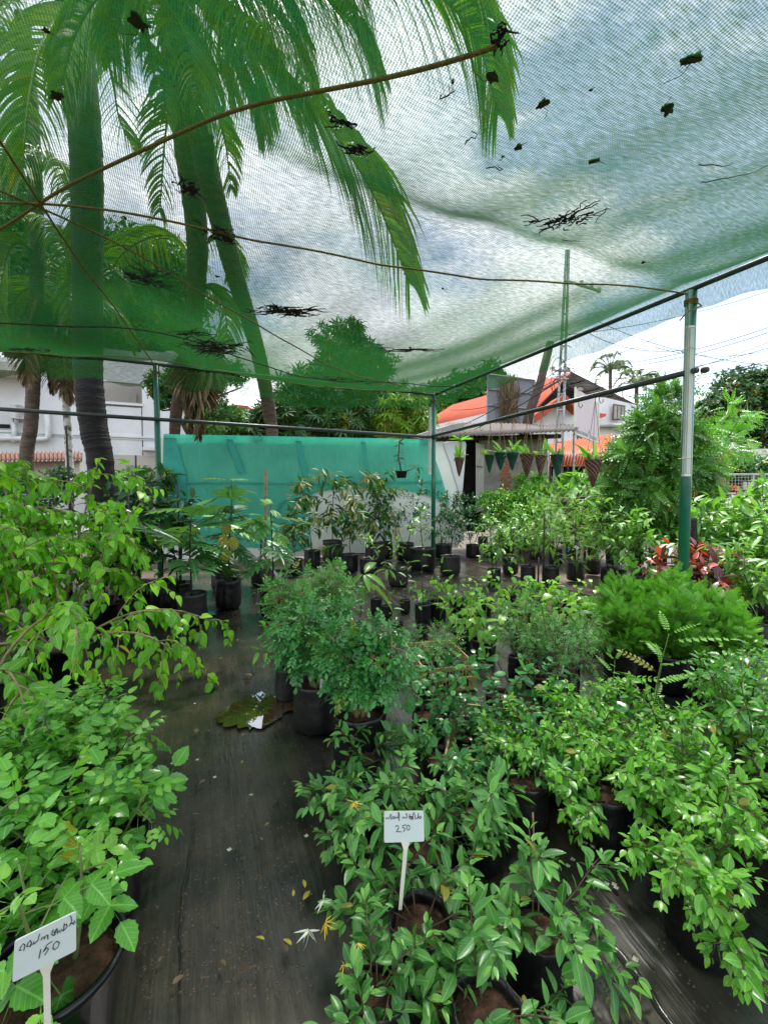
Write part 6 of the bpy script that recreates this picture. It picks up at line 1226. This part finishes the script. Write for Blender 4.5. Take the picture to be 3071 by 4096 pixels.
for i in range(9):
    cx_, cy_ = (i % 3 - 1) * .135, (i // 3 - 1) * .18; a = -.25; x = .62 + cx_ * math.cos(a) - cy_ * math.sin(a); y = 2.55 + cx_ * math.sin(a) + cy_ * math.cos(a)
    pl('crate_plant', 'round', 0, 0, 'round leaved plant packed inside the front yellow crate', group=g, seed=i % 4, at_=(x, y, .032), sc=.62 * 1.0, h=.5)
g = 'round leaved plants behind the honeysuckle'
for i, (x, y, lb) in enumerate(((.35, 3.05, 'round leaved plant right of the bag with the forked trunk'), (.8, 3.0, 'round leaved plant with one big blue green leaf'), (1.0, 2.62, 'light round leaved plant beside the front crate'), (.28, 2.75, 'round leaved plant left of the front crate, near the yellow leaf'))):
    pl('round_leaf_plant', 'round', 0, 0, lb, group=g, seed=i % 4, at_=(x, y), sc=1.05)

# --- foreground right: honeysuckle
g = 'honeysuckle plants around the 250 price tag'
HS = [(-.13, 1.98, .85, 'honeysuckle in the bag left of the 250 tag'), (-.1, 2.36, .75, 'honeysuckle before the bag with the forked trunk'), (.12, 1.4, .85, 'honeysuckle right under the 250 tag, in the front bag'), (.4, 1.86, .9, 'honeysuckle in the black bag right of the 250 tag'),
 (.68, 2.1, .9, 'honeysuckle in the shiny bag with a long yellow runner'), (.5, 1.38, .85, 'honeysuckle at the lower middle right of the 250 tag stick'), (.3, 2.35, .75, 'honeysuckle between the front crate and the forked trunk bag'), (.28, 1.16, .8, 'honeysuckle cut by the bottom edge, right of the path'), (.16, 1.72, .75, 'small honeysuckle directly behind the 250 tag'), (-.02, 1.22, .7, 'honeysuckle with yellow flowers at the path edge, lowest left')]
for i, (x, y, sc, lb) in enumerate(HS): pl('honeysuckle', 'honey', 0, 0, lb, 'potted plant', g, seed=i % 6, at_=(x, y), sc=sc, pot=('bag', .12, .23))
# --- foreground right: arching bushes with white flowers
g = 'white flowered bushes at the lower right'
JS = [('jas', 1.3, 1.9, 1.0, 'arching bright bush in the square black bag, branches bent toward the honeysuckle', (-.3, -.1, 0)), ('jas', 1.05, 2.3, .8, 'bright bush between the honeysuckle and the open wet mat', (-.15, 0, 0)),
 ('jasup', 1.75, 2.05, 1.0, 'upright dark leaved bush with white flowers at the right border', (0, 0, 0)), ('jasup', 2.05, 2.45, .95, 'upright white flowered bush below the conifers', (0, 0, 0)), ('jas', 1.65, 1.62, 1.0, 'bright bush at the right border, lowest', (-.15, 0, 0)), ('jasup', 2.35, 2.4, .9, 'white flowered bush half out of the right border', (0, 0, 0)),
 ('jas', .82, 2.3, .8, 'small bright bush with a white flower cluster beside the front crate', (-.1, 0, 0)), ('jas', 1.45, 2.2, .75, 'low bright bush left of the upright flowered one', (-.1, .0, 0)), ('jas', 1.02, 1.98, .85, 'bright bush reaching out over the open wet mat nearest the shiny honeysuckle bag', (-.1, -.1, 0)),
 ('jas', 1.12, 1.5, .85, 'low spreading bush with a sprig lying near the bare mat at the lower right', (-.2, -.2, 0)), ('jas', 1.72, 1.28, .95, 'bright bush at the lower right corner reaching inward', (-.35, 0, 0)),
 ('jas', 1.25, 2.62, .8, 'bright bush just before the airy seedlings', (-.15, 0, 0)), ('jas', 1.62, 2.55, .8, 'bright bush between the airy seedlings and the upright flowered bushes', (-.1, 0, 0))]
for i, (k_, x, y, sc, lb, bi) in enumerate(JS): pl('flowering_bush', k_, 0, 0, lb, 'potted plant', g, seed=i, at_=(x, y), sc=sc, rz=0, bias=bi, **({'flowers': ('petal', 5, .012)} if k_ == 'jas' else {}))
pl('pinnate_seedling', 'pinn', 2600, 3020, 'airy seedling with rows of round leaflets over the wet mat', seed=1, sc=1.05, nst=2, lean=(4, 20))
pl('pinnate_seedling', 'pinn', 2440, 2980, 'second airy seedling with rows of leaflets, left of the first', seed=2, sc=.85)

# yellow flowers and fallen things
def flower(px, py, d, s_, m_, label, seed):
    rng = random.Random(seed); LV = Leaves(); c = D(px, py, d)
    for i in range(9): y = rv(rng); y.y = -abs(y.y); LV.add('strip', (0, 0, 0), y, rv(rng), s_ * rng.uniform(.6, 1.2), s_ * .17, rng.random())
    o = LV.build('blossom', m_); o.location = c; tag(o, label, 'flower', 'honeysuckle blossoms')
for i, a in enumerate(((1415, 3210, 1.62, .035, 'gold', 'yellow blossom above and left of the 250 tag'), (1300, 3690, 1.28, .04, 'gold', 'yellow blossom at the path edge, lower left of the honeysuckle'), (1235, 3720, 1.26, .042, 'petal', 'white spidery blossom beside the yellow one at the path edge'), (1295, 3600, 1.34, .035, 'petal', 'pale blossom above the white spidery one'),
    (1432, 3770, 1.2, .022, 'gold', 'small orange yellow bud below the leaves left of the tag stick'), (1375, 3860, 1.2, .025, 'gold', 'withered yellow blossom at the lower left of the honeysuckle'), (2010, 3600, 1.5, .025, 'gold', 'yellow blossom on a stem right of the black bag'), (1465, 3265, 1.6, .018, 'gold', 'tiny orange bud left of the 250 tag'))): flower(*a, i)
for i, (px, py, d) in enumerate(((2120, 3020, 2.2), (2190, 3050, 2.25), (2200, 3100, 2.15), (2135, 3060, 2.2))):
    rng = random.Random(i); LV = Leaves(); c = D(px, py, d)
    for q in range(16): LV.add('petal', rv(rng) * .018, rv(rng), rv(rng), .016, .012, rng.random())
    o = LV.build('blossom', 'petal'); o.location = c; tag(o, ('left', 'upper right', 'lower right', 'lower left')[i] + ' one of four white blossom clusters above the shiny black bag', 'flower', 'white blossom clusters')
for i, (px, py, d) in enumerate(((2930, 1952, 8.5), (2953, 1960, 8.5), (2954, 1982, 8.4), (3030, 1965, 8.3), (2995, 2010, 8))):
    rng = random.Random(i); LV = Leaves()
    for q in range(14): LV.add('petal', rv(rng) * .04, rv(rng), rv(rng), .045, .03, rng.random())
    o = LV.build('blossom', 'orange'); o.location = D(px, py, d); tag(o, ('leftmost orange blossom before the mesh fence', 'upper orange blossom left of the striped crate', 'lower orange blossom left of the striped crate', 'orange blossom at the white pole', 'lowest orange blossom above the right leaves')[i], 'flower')
FL = [(1040, 3755, 'yellow', .035, 1.4, 'bright yellow pointed leaf alone on the dark path'), (1148, 3770, 'yellow', .04, 1.1, 'yellow leaf right of the bright one by the honeysuckle'), (1215, 3535, 'yellow', .04, .4, 'yellow leaf with a spot, right of the pair at the path edge'), (1172, 3572, 'yellow', .03, .2, 'small yellow leaf left of the pair at the path edge'), (1225, 3580, 'yellow', .045, -.4, 'largest yellow leaf of the group at the path edge'),
 (785, 2922, 'dry', .06, .3, 'brown curled leaf on the path below the puddle'), (968, 3047, 'yellow', .028, 0, 'small yellow leaf on the path left of the nearest bag'), (1000, 3080, 'dry', .03, .1, 'short brown leaf bit on the path'), (950, 2560, 'yellow', .035, .4, 'yellow leaf on the wet mat above the puddle'), (1045, 3355, 'dry', .025, .8, 'withered blossom in the middle of the path'),
 (398, 2702, 'yellow', .05, .2, 'pale yellow leaf on the dark ground under the lime branches'), (245, 2730, 'yellow', .05, .6, 'torn yellow leaf on the dark ground at the left'), (940, 2510, 'yellow', .02, 0, 'tiny pale leaf near the shiny bag'), (2252, 3985, 'jas', .045, 1.5, 'pale green fallen leaf on the mat at the bottom right'), (2390, 3465, 'jas', .03, .3, 'round fallen leaf on the wet mat right of the shiny bag'),
 (990, 2700, 'dry', .09, 1.2, 'large brown crumpled leaf at the puddle top'), (1560, 2955, 'yellow', .04, 1.4, 'yellow leaf hanging by the forked trunk bag'), (1745, 4010, 'yellow', .035, 1.4, 'yellow leaf lying at the bottom of the honeysuckle'), (1165, 3450, 'dry', .02, 1.3, 'thin brown flower tube on the path'), (640, 3835, 'dry', .02, 0, 'small brown bit beside the near tub')]
for i, (px, py, m_, s_, a, lb) in enumerate(FL):
    LV = Leaves(); LV.add('lance' if m_ != 'dry' else 'ovate', (0, -s_ / 2, 0), Vector((.1, 1, .12)), Vector((.2, -.15, 1)), s_, s_ * (.4 if m_ != 'dry' else .55), .6); o = LV.build('fallen_leaf', m_); o.location = G(px, py, .034); o.rotation_euler = (0, 0, a); tag(o, lb, 'fallen leaf')
rng = random.Random(6)
SM = [(2340, 3375), (2365, 3380), (2370, 3390), (2415, 3405), (2455, 3540), (2425, 3537), (2462, 3552), (2290, 3440), (2270, 3465), (2660, 3430), (2640, 3335), (690, 3055), (1225, 3345), (790, 3040), (780, 2815), (1005, 3180), (860, 3110), (2980, 3855), (2540, 3840), (918, 3400)]
for i, (px, py) in enumerate(SM):
    LV = Leaves()
    for q in range(4): LV.add('petal', (0, 0, 0), Vector((math.cos(q * 1.6), math.sin(q * 1.6), .2)), UP, .012, .01, rng.random())
    o = LV.build('fallen_blossom', 'petal'); o.location = G(px, py, .034); tag(o, 'small white fallen blossom lying on the dark mat', 'fallen blossom', 'white blossoms fallen on the mat')
BIT = []
for i in range(26):
    LV = Leaves(); s_ = rng.uniform(.018, .04); LV.add('ovate', (0, -s_ / 2, 0), Vector((rng.uniform(-.3, .3), 1, .15)), Vector((rng.uniform(-.4, .4), -.15, 1)), s_, s_ * .45, rng.random())
    o = LV.build('dry_leaf_bit', 'dry'); o.location = G(*((rng.uniform(640, 1180), rng.uniform(2550, 4000)) if i < 16 else (rng.uniform(2300, 2800), rng.uniform(3350, 4000))), .034); o.rotation_euler = (0, 0, rng.uniform(0, 6)); tag(o, 'small brown dry leaf bit lying flat on the dark mat', 'leaf bit', 'brown leaf bits on the mat')
rb = mb('bark_brown')
for i in range(700): px, py = rng.uniform(560, 1250), rng.uniform(2500, 4000); q = G(px, py, .03); rb.box(-.003, .004 * rng.random() + .002, -.002, .003, 0, .003, Matrix.Translation(q) @ Matrix.Rotation(rng.random() * 3, 4, 'Z'))
for i in range(160): px, py = rng.uniform(2250, 2950), rng.uniform(3150, 4050); q = G(px, py, .03); rb.box(-.002, .003, -.002, .002, 0, .003, Matrix.Translation(q))
tag(rb.build('grit'), 'brown grit and crumbs strewn over the dark mat', 'grit', kind='stuff')
tag(mb('stem_pale').tube([tuple(D(2130, 3250, 1.75)), tuple(D(2135, 3420, 1.72)), tuple(D(2160, 3540, 1.7)), tuple(D(2230, 3605, 1.68)), tuple(D(2330, 3628, 1.66)), tuple(D(2480, 3640, 1.62))], .0035, 6).build('runner', None, True), 'long yellow brown runner arching from the honeysuckle to the right bush', 'stem')

# ================================================================== PRICE TAGS
def strokes(b, lines, mp_, r_):
    for ln in lines: b.tube([mp_(x, y) for x, y in ln], r_, 5)
def tagplate(name, TL, TR, BR, BL, th, label, lines, mp2, rr, stick):
    TL, TR, BR, BL = map(Vector, (TL, TR, BR, BL)); nr = (TR - TL).cross(BL - TL).normalized()
    if nr.y > 0: nr = -nr
    e_ = empty(name, (0, 0, 0), 0, label, 'price tag'); c = (TL + BR) / 2; e_.location = (c.x, c.y, 0); off = Vector((c.x, c.y, 0))
    pts = []; cs = [TL, TR, BR, BL]
    for i in range(4):
        a, p, n_ = cs[i - 1], cs[i], cs[(i + 1) % 4]; d1, d2 = (a - p).normalized() * .006, (n_ - p).normalized() * .006
        for q in range(5): s = q / 4; pts.append(p + d1 * (1 - s) ** 2 + d2 * s ** 2 - off)
    pl_ = mb('tag_plastic').prism(pts, -nr * th).build('plate', e_)
    def mp_(x, y): u, v = mp2(x, y); return TL.lerp(TR, u).lerp(BL.lerp(BR, u), v) + nr * .0006 - off
    b = mb('ink'); strokes(b, lines, mp_, rr); b.build('writing', pl_, True)
    m_ = BL.lerp(BR, .53) - off; ud = (TL - BL).normalized(); rt = (TR - TL).normalized(); z0 = stick
    q = mb('tag_stick'); P_ = [m_ - rt * .014 + ud * .002, m_ + rt * .014 + ud * .002, m_ + rt * .0065 - ud * .022, Vector(stick[0]) - off + rt * .0055, Vector(stick[0]) - off - rt * .0055, m_ - rt * .0065 - ud * .022]
    q.prism(P_, -nr * th * .9 ); q.box(0, 0, 0, 0, 0, 0) if False else None
    q.build('stick', e_); return e_
d = 1.39; tl, tr, br, bl = D(1536, 3246, d), D(1694, 3244, d), D(1697, 3366, d - .02), D(1536, 3371, d - .02)
S2 = [[(345,405),(360,375),(375,410),(395,375),(415,405),(435,380),(440,330),(455,300),(470,340),(465,430)], [(490,400),(500,365),(525,350),(540,400),(500,410)], [(540,400),(560,360),(580,400),(600,360),(620,400),(625,290),(610,265),(632,268),(645,320),(640,450)],
 [(710,395),(725,365),(740,400),(755,370),(775,395),(800,400),(815,340),(800,290),(782,320)], [(880,310),(862,330),(885,350),(850,370),(860,400),(890,405),(890,360)], [(868,365),(932,362)], [(900,440),(905,380),(925,360),(932,430)], [(940,435),(950,300),(965,275),(985,320),(1000,425)],
 [(1020,400),(1035,415),(1055,380),(1070,290)], [(1060,390),(1085,375),(1110,355),(1130,380),(1115,410),(1080,405),(1085,370)], [(560,580),(585,550),(620,560),(625,610),(575,690),(600,685),(690,690)], [(795,540),(715,555),(710,600),(750,600),(765,640),(735,690)], [(845,550),(810,560),(800,620),(830,660),(865,640),(870,580),(845,550)]]
tagplate('price_tag', tl, tr, br, bl, .003, 'white price tag reading 250 on a stick among the honeysuckle', S2, lambda x, y: ((x - 308) / 878, (y - 248) / 665), .0011, [D(1600, 3640, d - .03)])
tl, tr, br, bl = D(60, 3766, .9), D(306, 3646, .965), D(306, 3802, .965), D(50, 3932, .9)
S1 = [[(350,840),(312,852),(330,800),(370,735),(400,760),(385,855)], [(465,775),(432,790),(450,720),(482,680),(505,720),(480,795)], [(480,795),(520,745),(560,740)], [(540,705),(555,735),(610,690),(638,575)], [(565,735),(595,700)], [(665,680),(685,630),(710,620),(715,668),(745,598),(775,590),(780,660)],
 [(880,500),(850,520),(845,580),(880,600),(900,560),(880,530)], [(898,590),(910,510),(930,480),(942,562),(970,510),(985,552),(1010,490),(1045,520),(1058,390)], [(1060,425),(1095,402),(1110,440),(1070,492),(1045,500)], [(1150,432),(1172,385),(1192,335),(1175,280),(1160,262)], [(1175,395),(1215,375),(1240,338),(1252,368),(1225,402),(1195,372)],
 [(665,830),(640,985)], [(860,690),(765,755),(710,875)], [(712,865),(770,800),(795,825),(735,922)], [(935,688),(880,740),(868,808),(900,832),(950,790),(978,715),(935,688)]]
tagplate('price_tag', tl, tr, br, bl, .003, 'white price tag reading 150 on a stick at the lower left corner', S1, lambda x, y: (min(1, (x - 228) / 1042), (y - (702 - .4926 * (x - 230))) / (690 - .05 * (x - 230))), .0009, [D(196, 4300, .93)])
def small_tag(px, py, d, s_, rot, label, sx=8):
    e_ = empty('plant_tag', tuple(D(px, py, d)), 0, label, 'plant tag'); M_ = Matrix.Rotation(rot, 4, 'Y')
    mb('white_plastic').box(-s_ / 2, s_ / 2, -.002, .002, -s_ * .33, s_ * .33, M_).build('plate', e_); b = mb('ink')
    for i in range(3): b.box(-s_ * .1, s_ * .15, -.0035, -.0022, s_ * (.12 - .12 * i), s_ * (.15 - .12 * i), M_)
    b.build('writing', e_); mb('tag_stick').tube([(0, .002, -s_ * .3), (.01, .003, -s_ * 3.0)], .005, 5).build('stick', e_)
small_tag(2468, 2337, 5.2, .11, .5, 'white tag on a stick between the heart leaved plants and the bags')
small_tag(2632, 2290, 6.5, .11, .05, 'grey white tag low beside the right post')
small_tag(2305, 2190, 7.4, .07, .6, 'tilted white tag on the slanting dark stem')

# ================================================================== HANGING THINGS
def rail_pt(px):
    a = (px - CX) / F_PX; A, B = uvp(.06, -.2, HR), uvp(.06, LV_ + .12, HR + .03); s = (a * A.y - A.x) / ((B.x - A.x) - a * (B.y - A.y)); return A.lerp(B, s)
def basket(px, yt, yb, wpx, m_, label, seed, leaves):
    P_ = rail_pt(px); d = P_.y; top, bot = D(px, yt, d), D(px, yb, d); Rr = wpx / 2 / F_PX * d; H = top.z - bot.z; rng = random.Random(seed)
    e_ = empty('hanging_basket', (P_.x, P_.y, P_.z), 0, label, 'hanging basket', 'cone baskets hanging from the pipe rail'); zt, zb = top.z - P_.z, bot.z - P_.z
    def rad(s): return Rr * (1 - s) ** .9 + .006
    b = mb(m_); b.lathe([(rad(s) * .9, zt - H * s) for s in [i / 10 for i in range(11)]], n=18)
    # knitted cords: two helices of raised cord make the diamond mesh
    for k_ in range(9):
        for sg in (-1, 1): b.tube([(rad(s) * math.cos(k_ * .698 + sg * s * 4.2), rad(s) * math.sin(k_ * .698 + sg * s * 4.2), zt - H * s) for s in [i / 14 for i in range(15)]], .0065, 4)
    b.tube([(Rr * 1.03 * math.cos(a), Rr * 1.03 * math.sin(a), zt) for a in [6.2832 * i / 18 for i in range(19)]], .008, 5)
    b.build('cone', e_)
    if 'brown' in m_:
        c = mb('cord_light')
        for k_ in range(9): c.tube([(rad(s) * 1.04 * math.cos(k_ * .698 + s * 4.2 + .06), rad(s) * 1.04 * math.sin(k_ * .698 + s * 4.2 + .06), zt - H * s) for s in [i / 14 for i in range(14)]], .0028, 4)
        c.build('pale_cord', e_)
    c = mb('rope_tan')
    for k_ in range(3): c.tube([(Rr * math.cos(k_ * 2.1), Rr * math.sin(k_ * 2.1), zt), (.01, 0, -.05), (0, 0, .03)], .0035, 4)
    c.tube([(-.035, 0, 0), (0, 0, .035), (.035, 0, 0), (0, 0, -.05)], .005, 5); c.build('hanger', e_)
    LV = Leaves(); lv = mb('stem_green')
    for j in range(leaves): y = Vector((rng.uniform(-1.2, 1.2), rng.uniform(-.6, .6), rng.uniform(.1, 1.3))); LV.add('lance', (rng.uniform(-.5, .5) * Rr, 0, zt + .01), y, rv(rng) + Vector((0, -1, 0)), rng.uniform(.08, .3), rng.uniform(.04, .07), rng.random())
    for j in range(6): lv.tube([(0, 0, zt), (rng.uniform(-.12, .12), rng.uniform(-.1, .1), zt + rng.uniform(0, .12)), (rng.uniform(-.22, .22), rng.uniform(-.1, .1), zt + rng.uniform(-.25, .1))], .004, 4)
    lv.build('aerial_roots', e_); LV.build('leaves', 'jas', e_)
for i, a in enumerate(((1835, 1832, 1905, 36, 'net_basket_brown', 'brown cone basket with a leggy leafy orchid, first from the centre post', 5), (1955, 1820, 1890, 36, 'net_basket_green', 'green cone basket, first of the three green ones', 3), (1999, 1812, 1880, 46, 'net_basket_green', 'green cone basket, second of the three green ones', 4), (2046, 1812, 1880, 44, 'net_basket_green', 'green cone basket, third of the three green ones, by the brick patch', 4),
    (2104, 1818, 1910, 52, 'net_basket_brown', 'larger brown cone basket with two upright leaves', 4), (2158, 1822, 1905, 40, 'net_basket_brown', 'slimmer brown cone basket right of the larger brown one', 2), (2224, 1820, 1904, 48, 'net_basket_green', 'lone green cone basket between two brown ones', 4), (2368, 1840, 1948, 62, 'net_basket_brown', 'largest brown cone basket hanging before the orange roof', 6))): basket(*a[:6], i, a[6])
# leggy orchid top of the first
P_ = rail_pt(1835); e_ = empty('orchid', tuple(D(1838, 1770, P_.y - .1)), 0, 'leggy orchid with a leaf crown above the first brown basket', 'plant'); st = mb('stem_green'); rng = random.Random(4); LV = Leaves()
st.tube([(0, 0, -.3), (.01, 0, -.1), (.02, 0, .05)], .008, 5)
for j in range(16): a = rng.uniform(0, 6.28); st.tube([(0, 0, -.1 - .01 * j), (.1 * math.cos(a), .05 * math.sin(a), -.2 - .01 * j), (.13 * math.cos(a), .05 * math.sin(a), -.35)], .003, 3)
st.build('stem', e_, True)
for j in range(9): a = j * .7; LV.add('lance', (.02, 0, .03), Vector((math.cos(a), .5 * math.sin(a), .25 + .3 * (j % 2))), UP, .24, .06, .8)
LV.build('leaves', 'jas', e_)
for i, px in enumerate((1917, 2165, 2306, 2387, 2477)):
    P_ = rail_pt(px); tag(mb('pipe_dark').tube([(P_.x, P_.y, P_.z - .02), (P_.x, P_.y, P_.z - .08), (P_.x + .02, P_.y, P_.z - .11), (P_.x + .045, P_.y, P_.z - .09), (P_.x + .045, P_.y, P_.z - .06)], .005, 5).build('hook', None, True), ('metal hook on the rail between the first basket and the green ones', 'metal hook on the rail above the slim brown basket', 'metal hook on the rail over the signboard edge', 'metal hook on the rail over the right side of the signboard', 'metal hook on the rail near the shuttered window')[i], 'hook', 'hooks on the pipe rail')
# small hanging pot by the teal cloth
q = D(1605, 1890, 9.1); e_ = empty('hanging_pot', tuple(q), 0, 'small dark hanging pot with a drooping plant before the teal cloth', 'hanging pot')
mb('bag_black').lathe([(.01, -.11), (.09, -.11), (.12, .02), (.125, .03), (.1, .03), (.09, -.02)], n=16).build('pot', e_, True)
mb('rope_dark').tube([(-.1, 0, .02), (-.03, 0, .7), (-.03, 0, HR - q.z)], .003, 4).tube([(.1, 0, .02), (-.03, 0, .7)], .003, 4).build('hanger', e_)
LV = Leaves(); st = mb('stem_brown'); st.tube([(0, 0, 0), (-.06, 0, .3), (-.04, 0, .62), (.05, 0, .7)], .014, 6).tube([(0, 0, 0), (.2, 0, .06), (.33, 0, .16), (.37, 0, -.05)], .01, 6); rng = random.Random(3)
for z in range(10): LV.add('ovate', (-.05, 0, .2 + z * .05), Vector((-1 if z % 2 else .8, rng.uniform(-.4, .4), -.2)), UP + rv(rng) * .4, .13, .07, rng.random())
for z in range(6): LV.add('ovate', (.15 + z * .04, 0, .1), Vector((rng.uniform(-.6, .8), -.3, rng.uniform(-1, .6))), UP + rv(rng) * .5, .13, .06, rng.random())
st.build('stem', e_, True); LV.build('leaves', 'mango', e_)
tag(mb('pipe_dark').tube([D(1735, 1560, 9.3), D(1745, 1650, 9.2), D(1748, 1690, 9.2), D(1757, 1710, 9.1)], .006, 5).build('loose_wire', None, True), 'loose black wire hanging beside the centre post', 'wire')
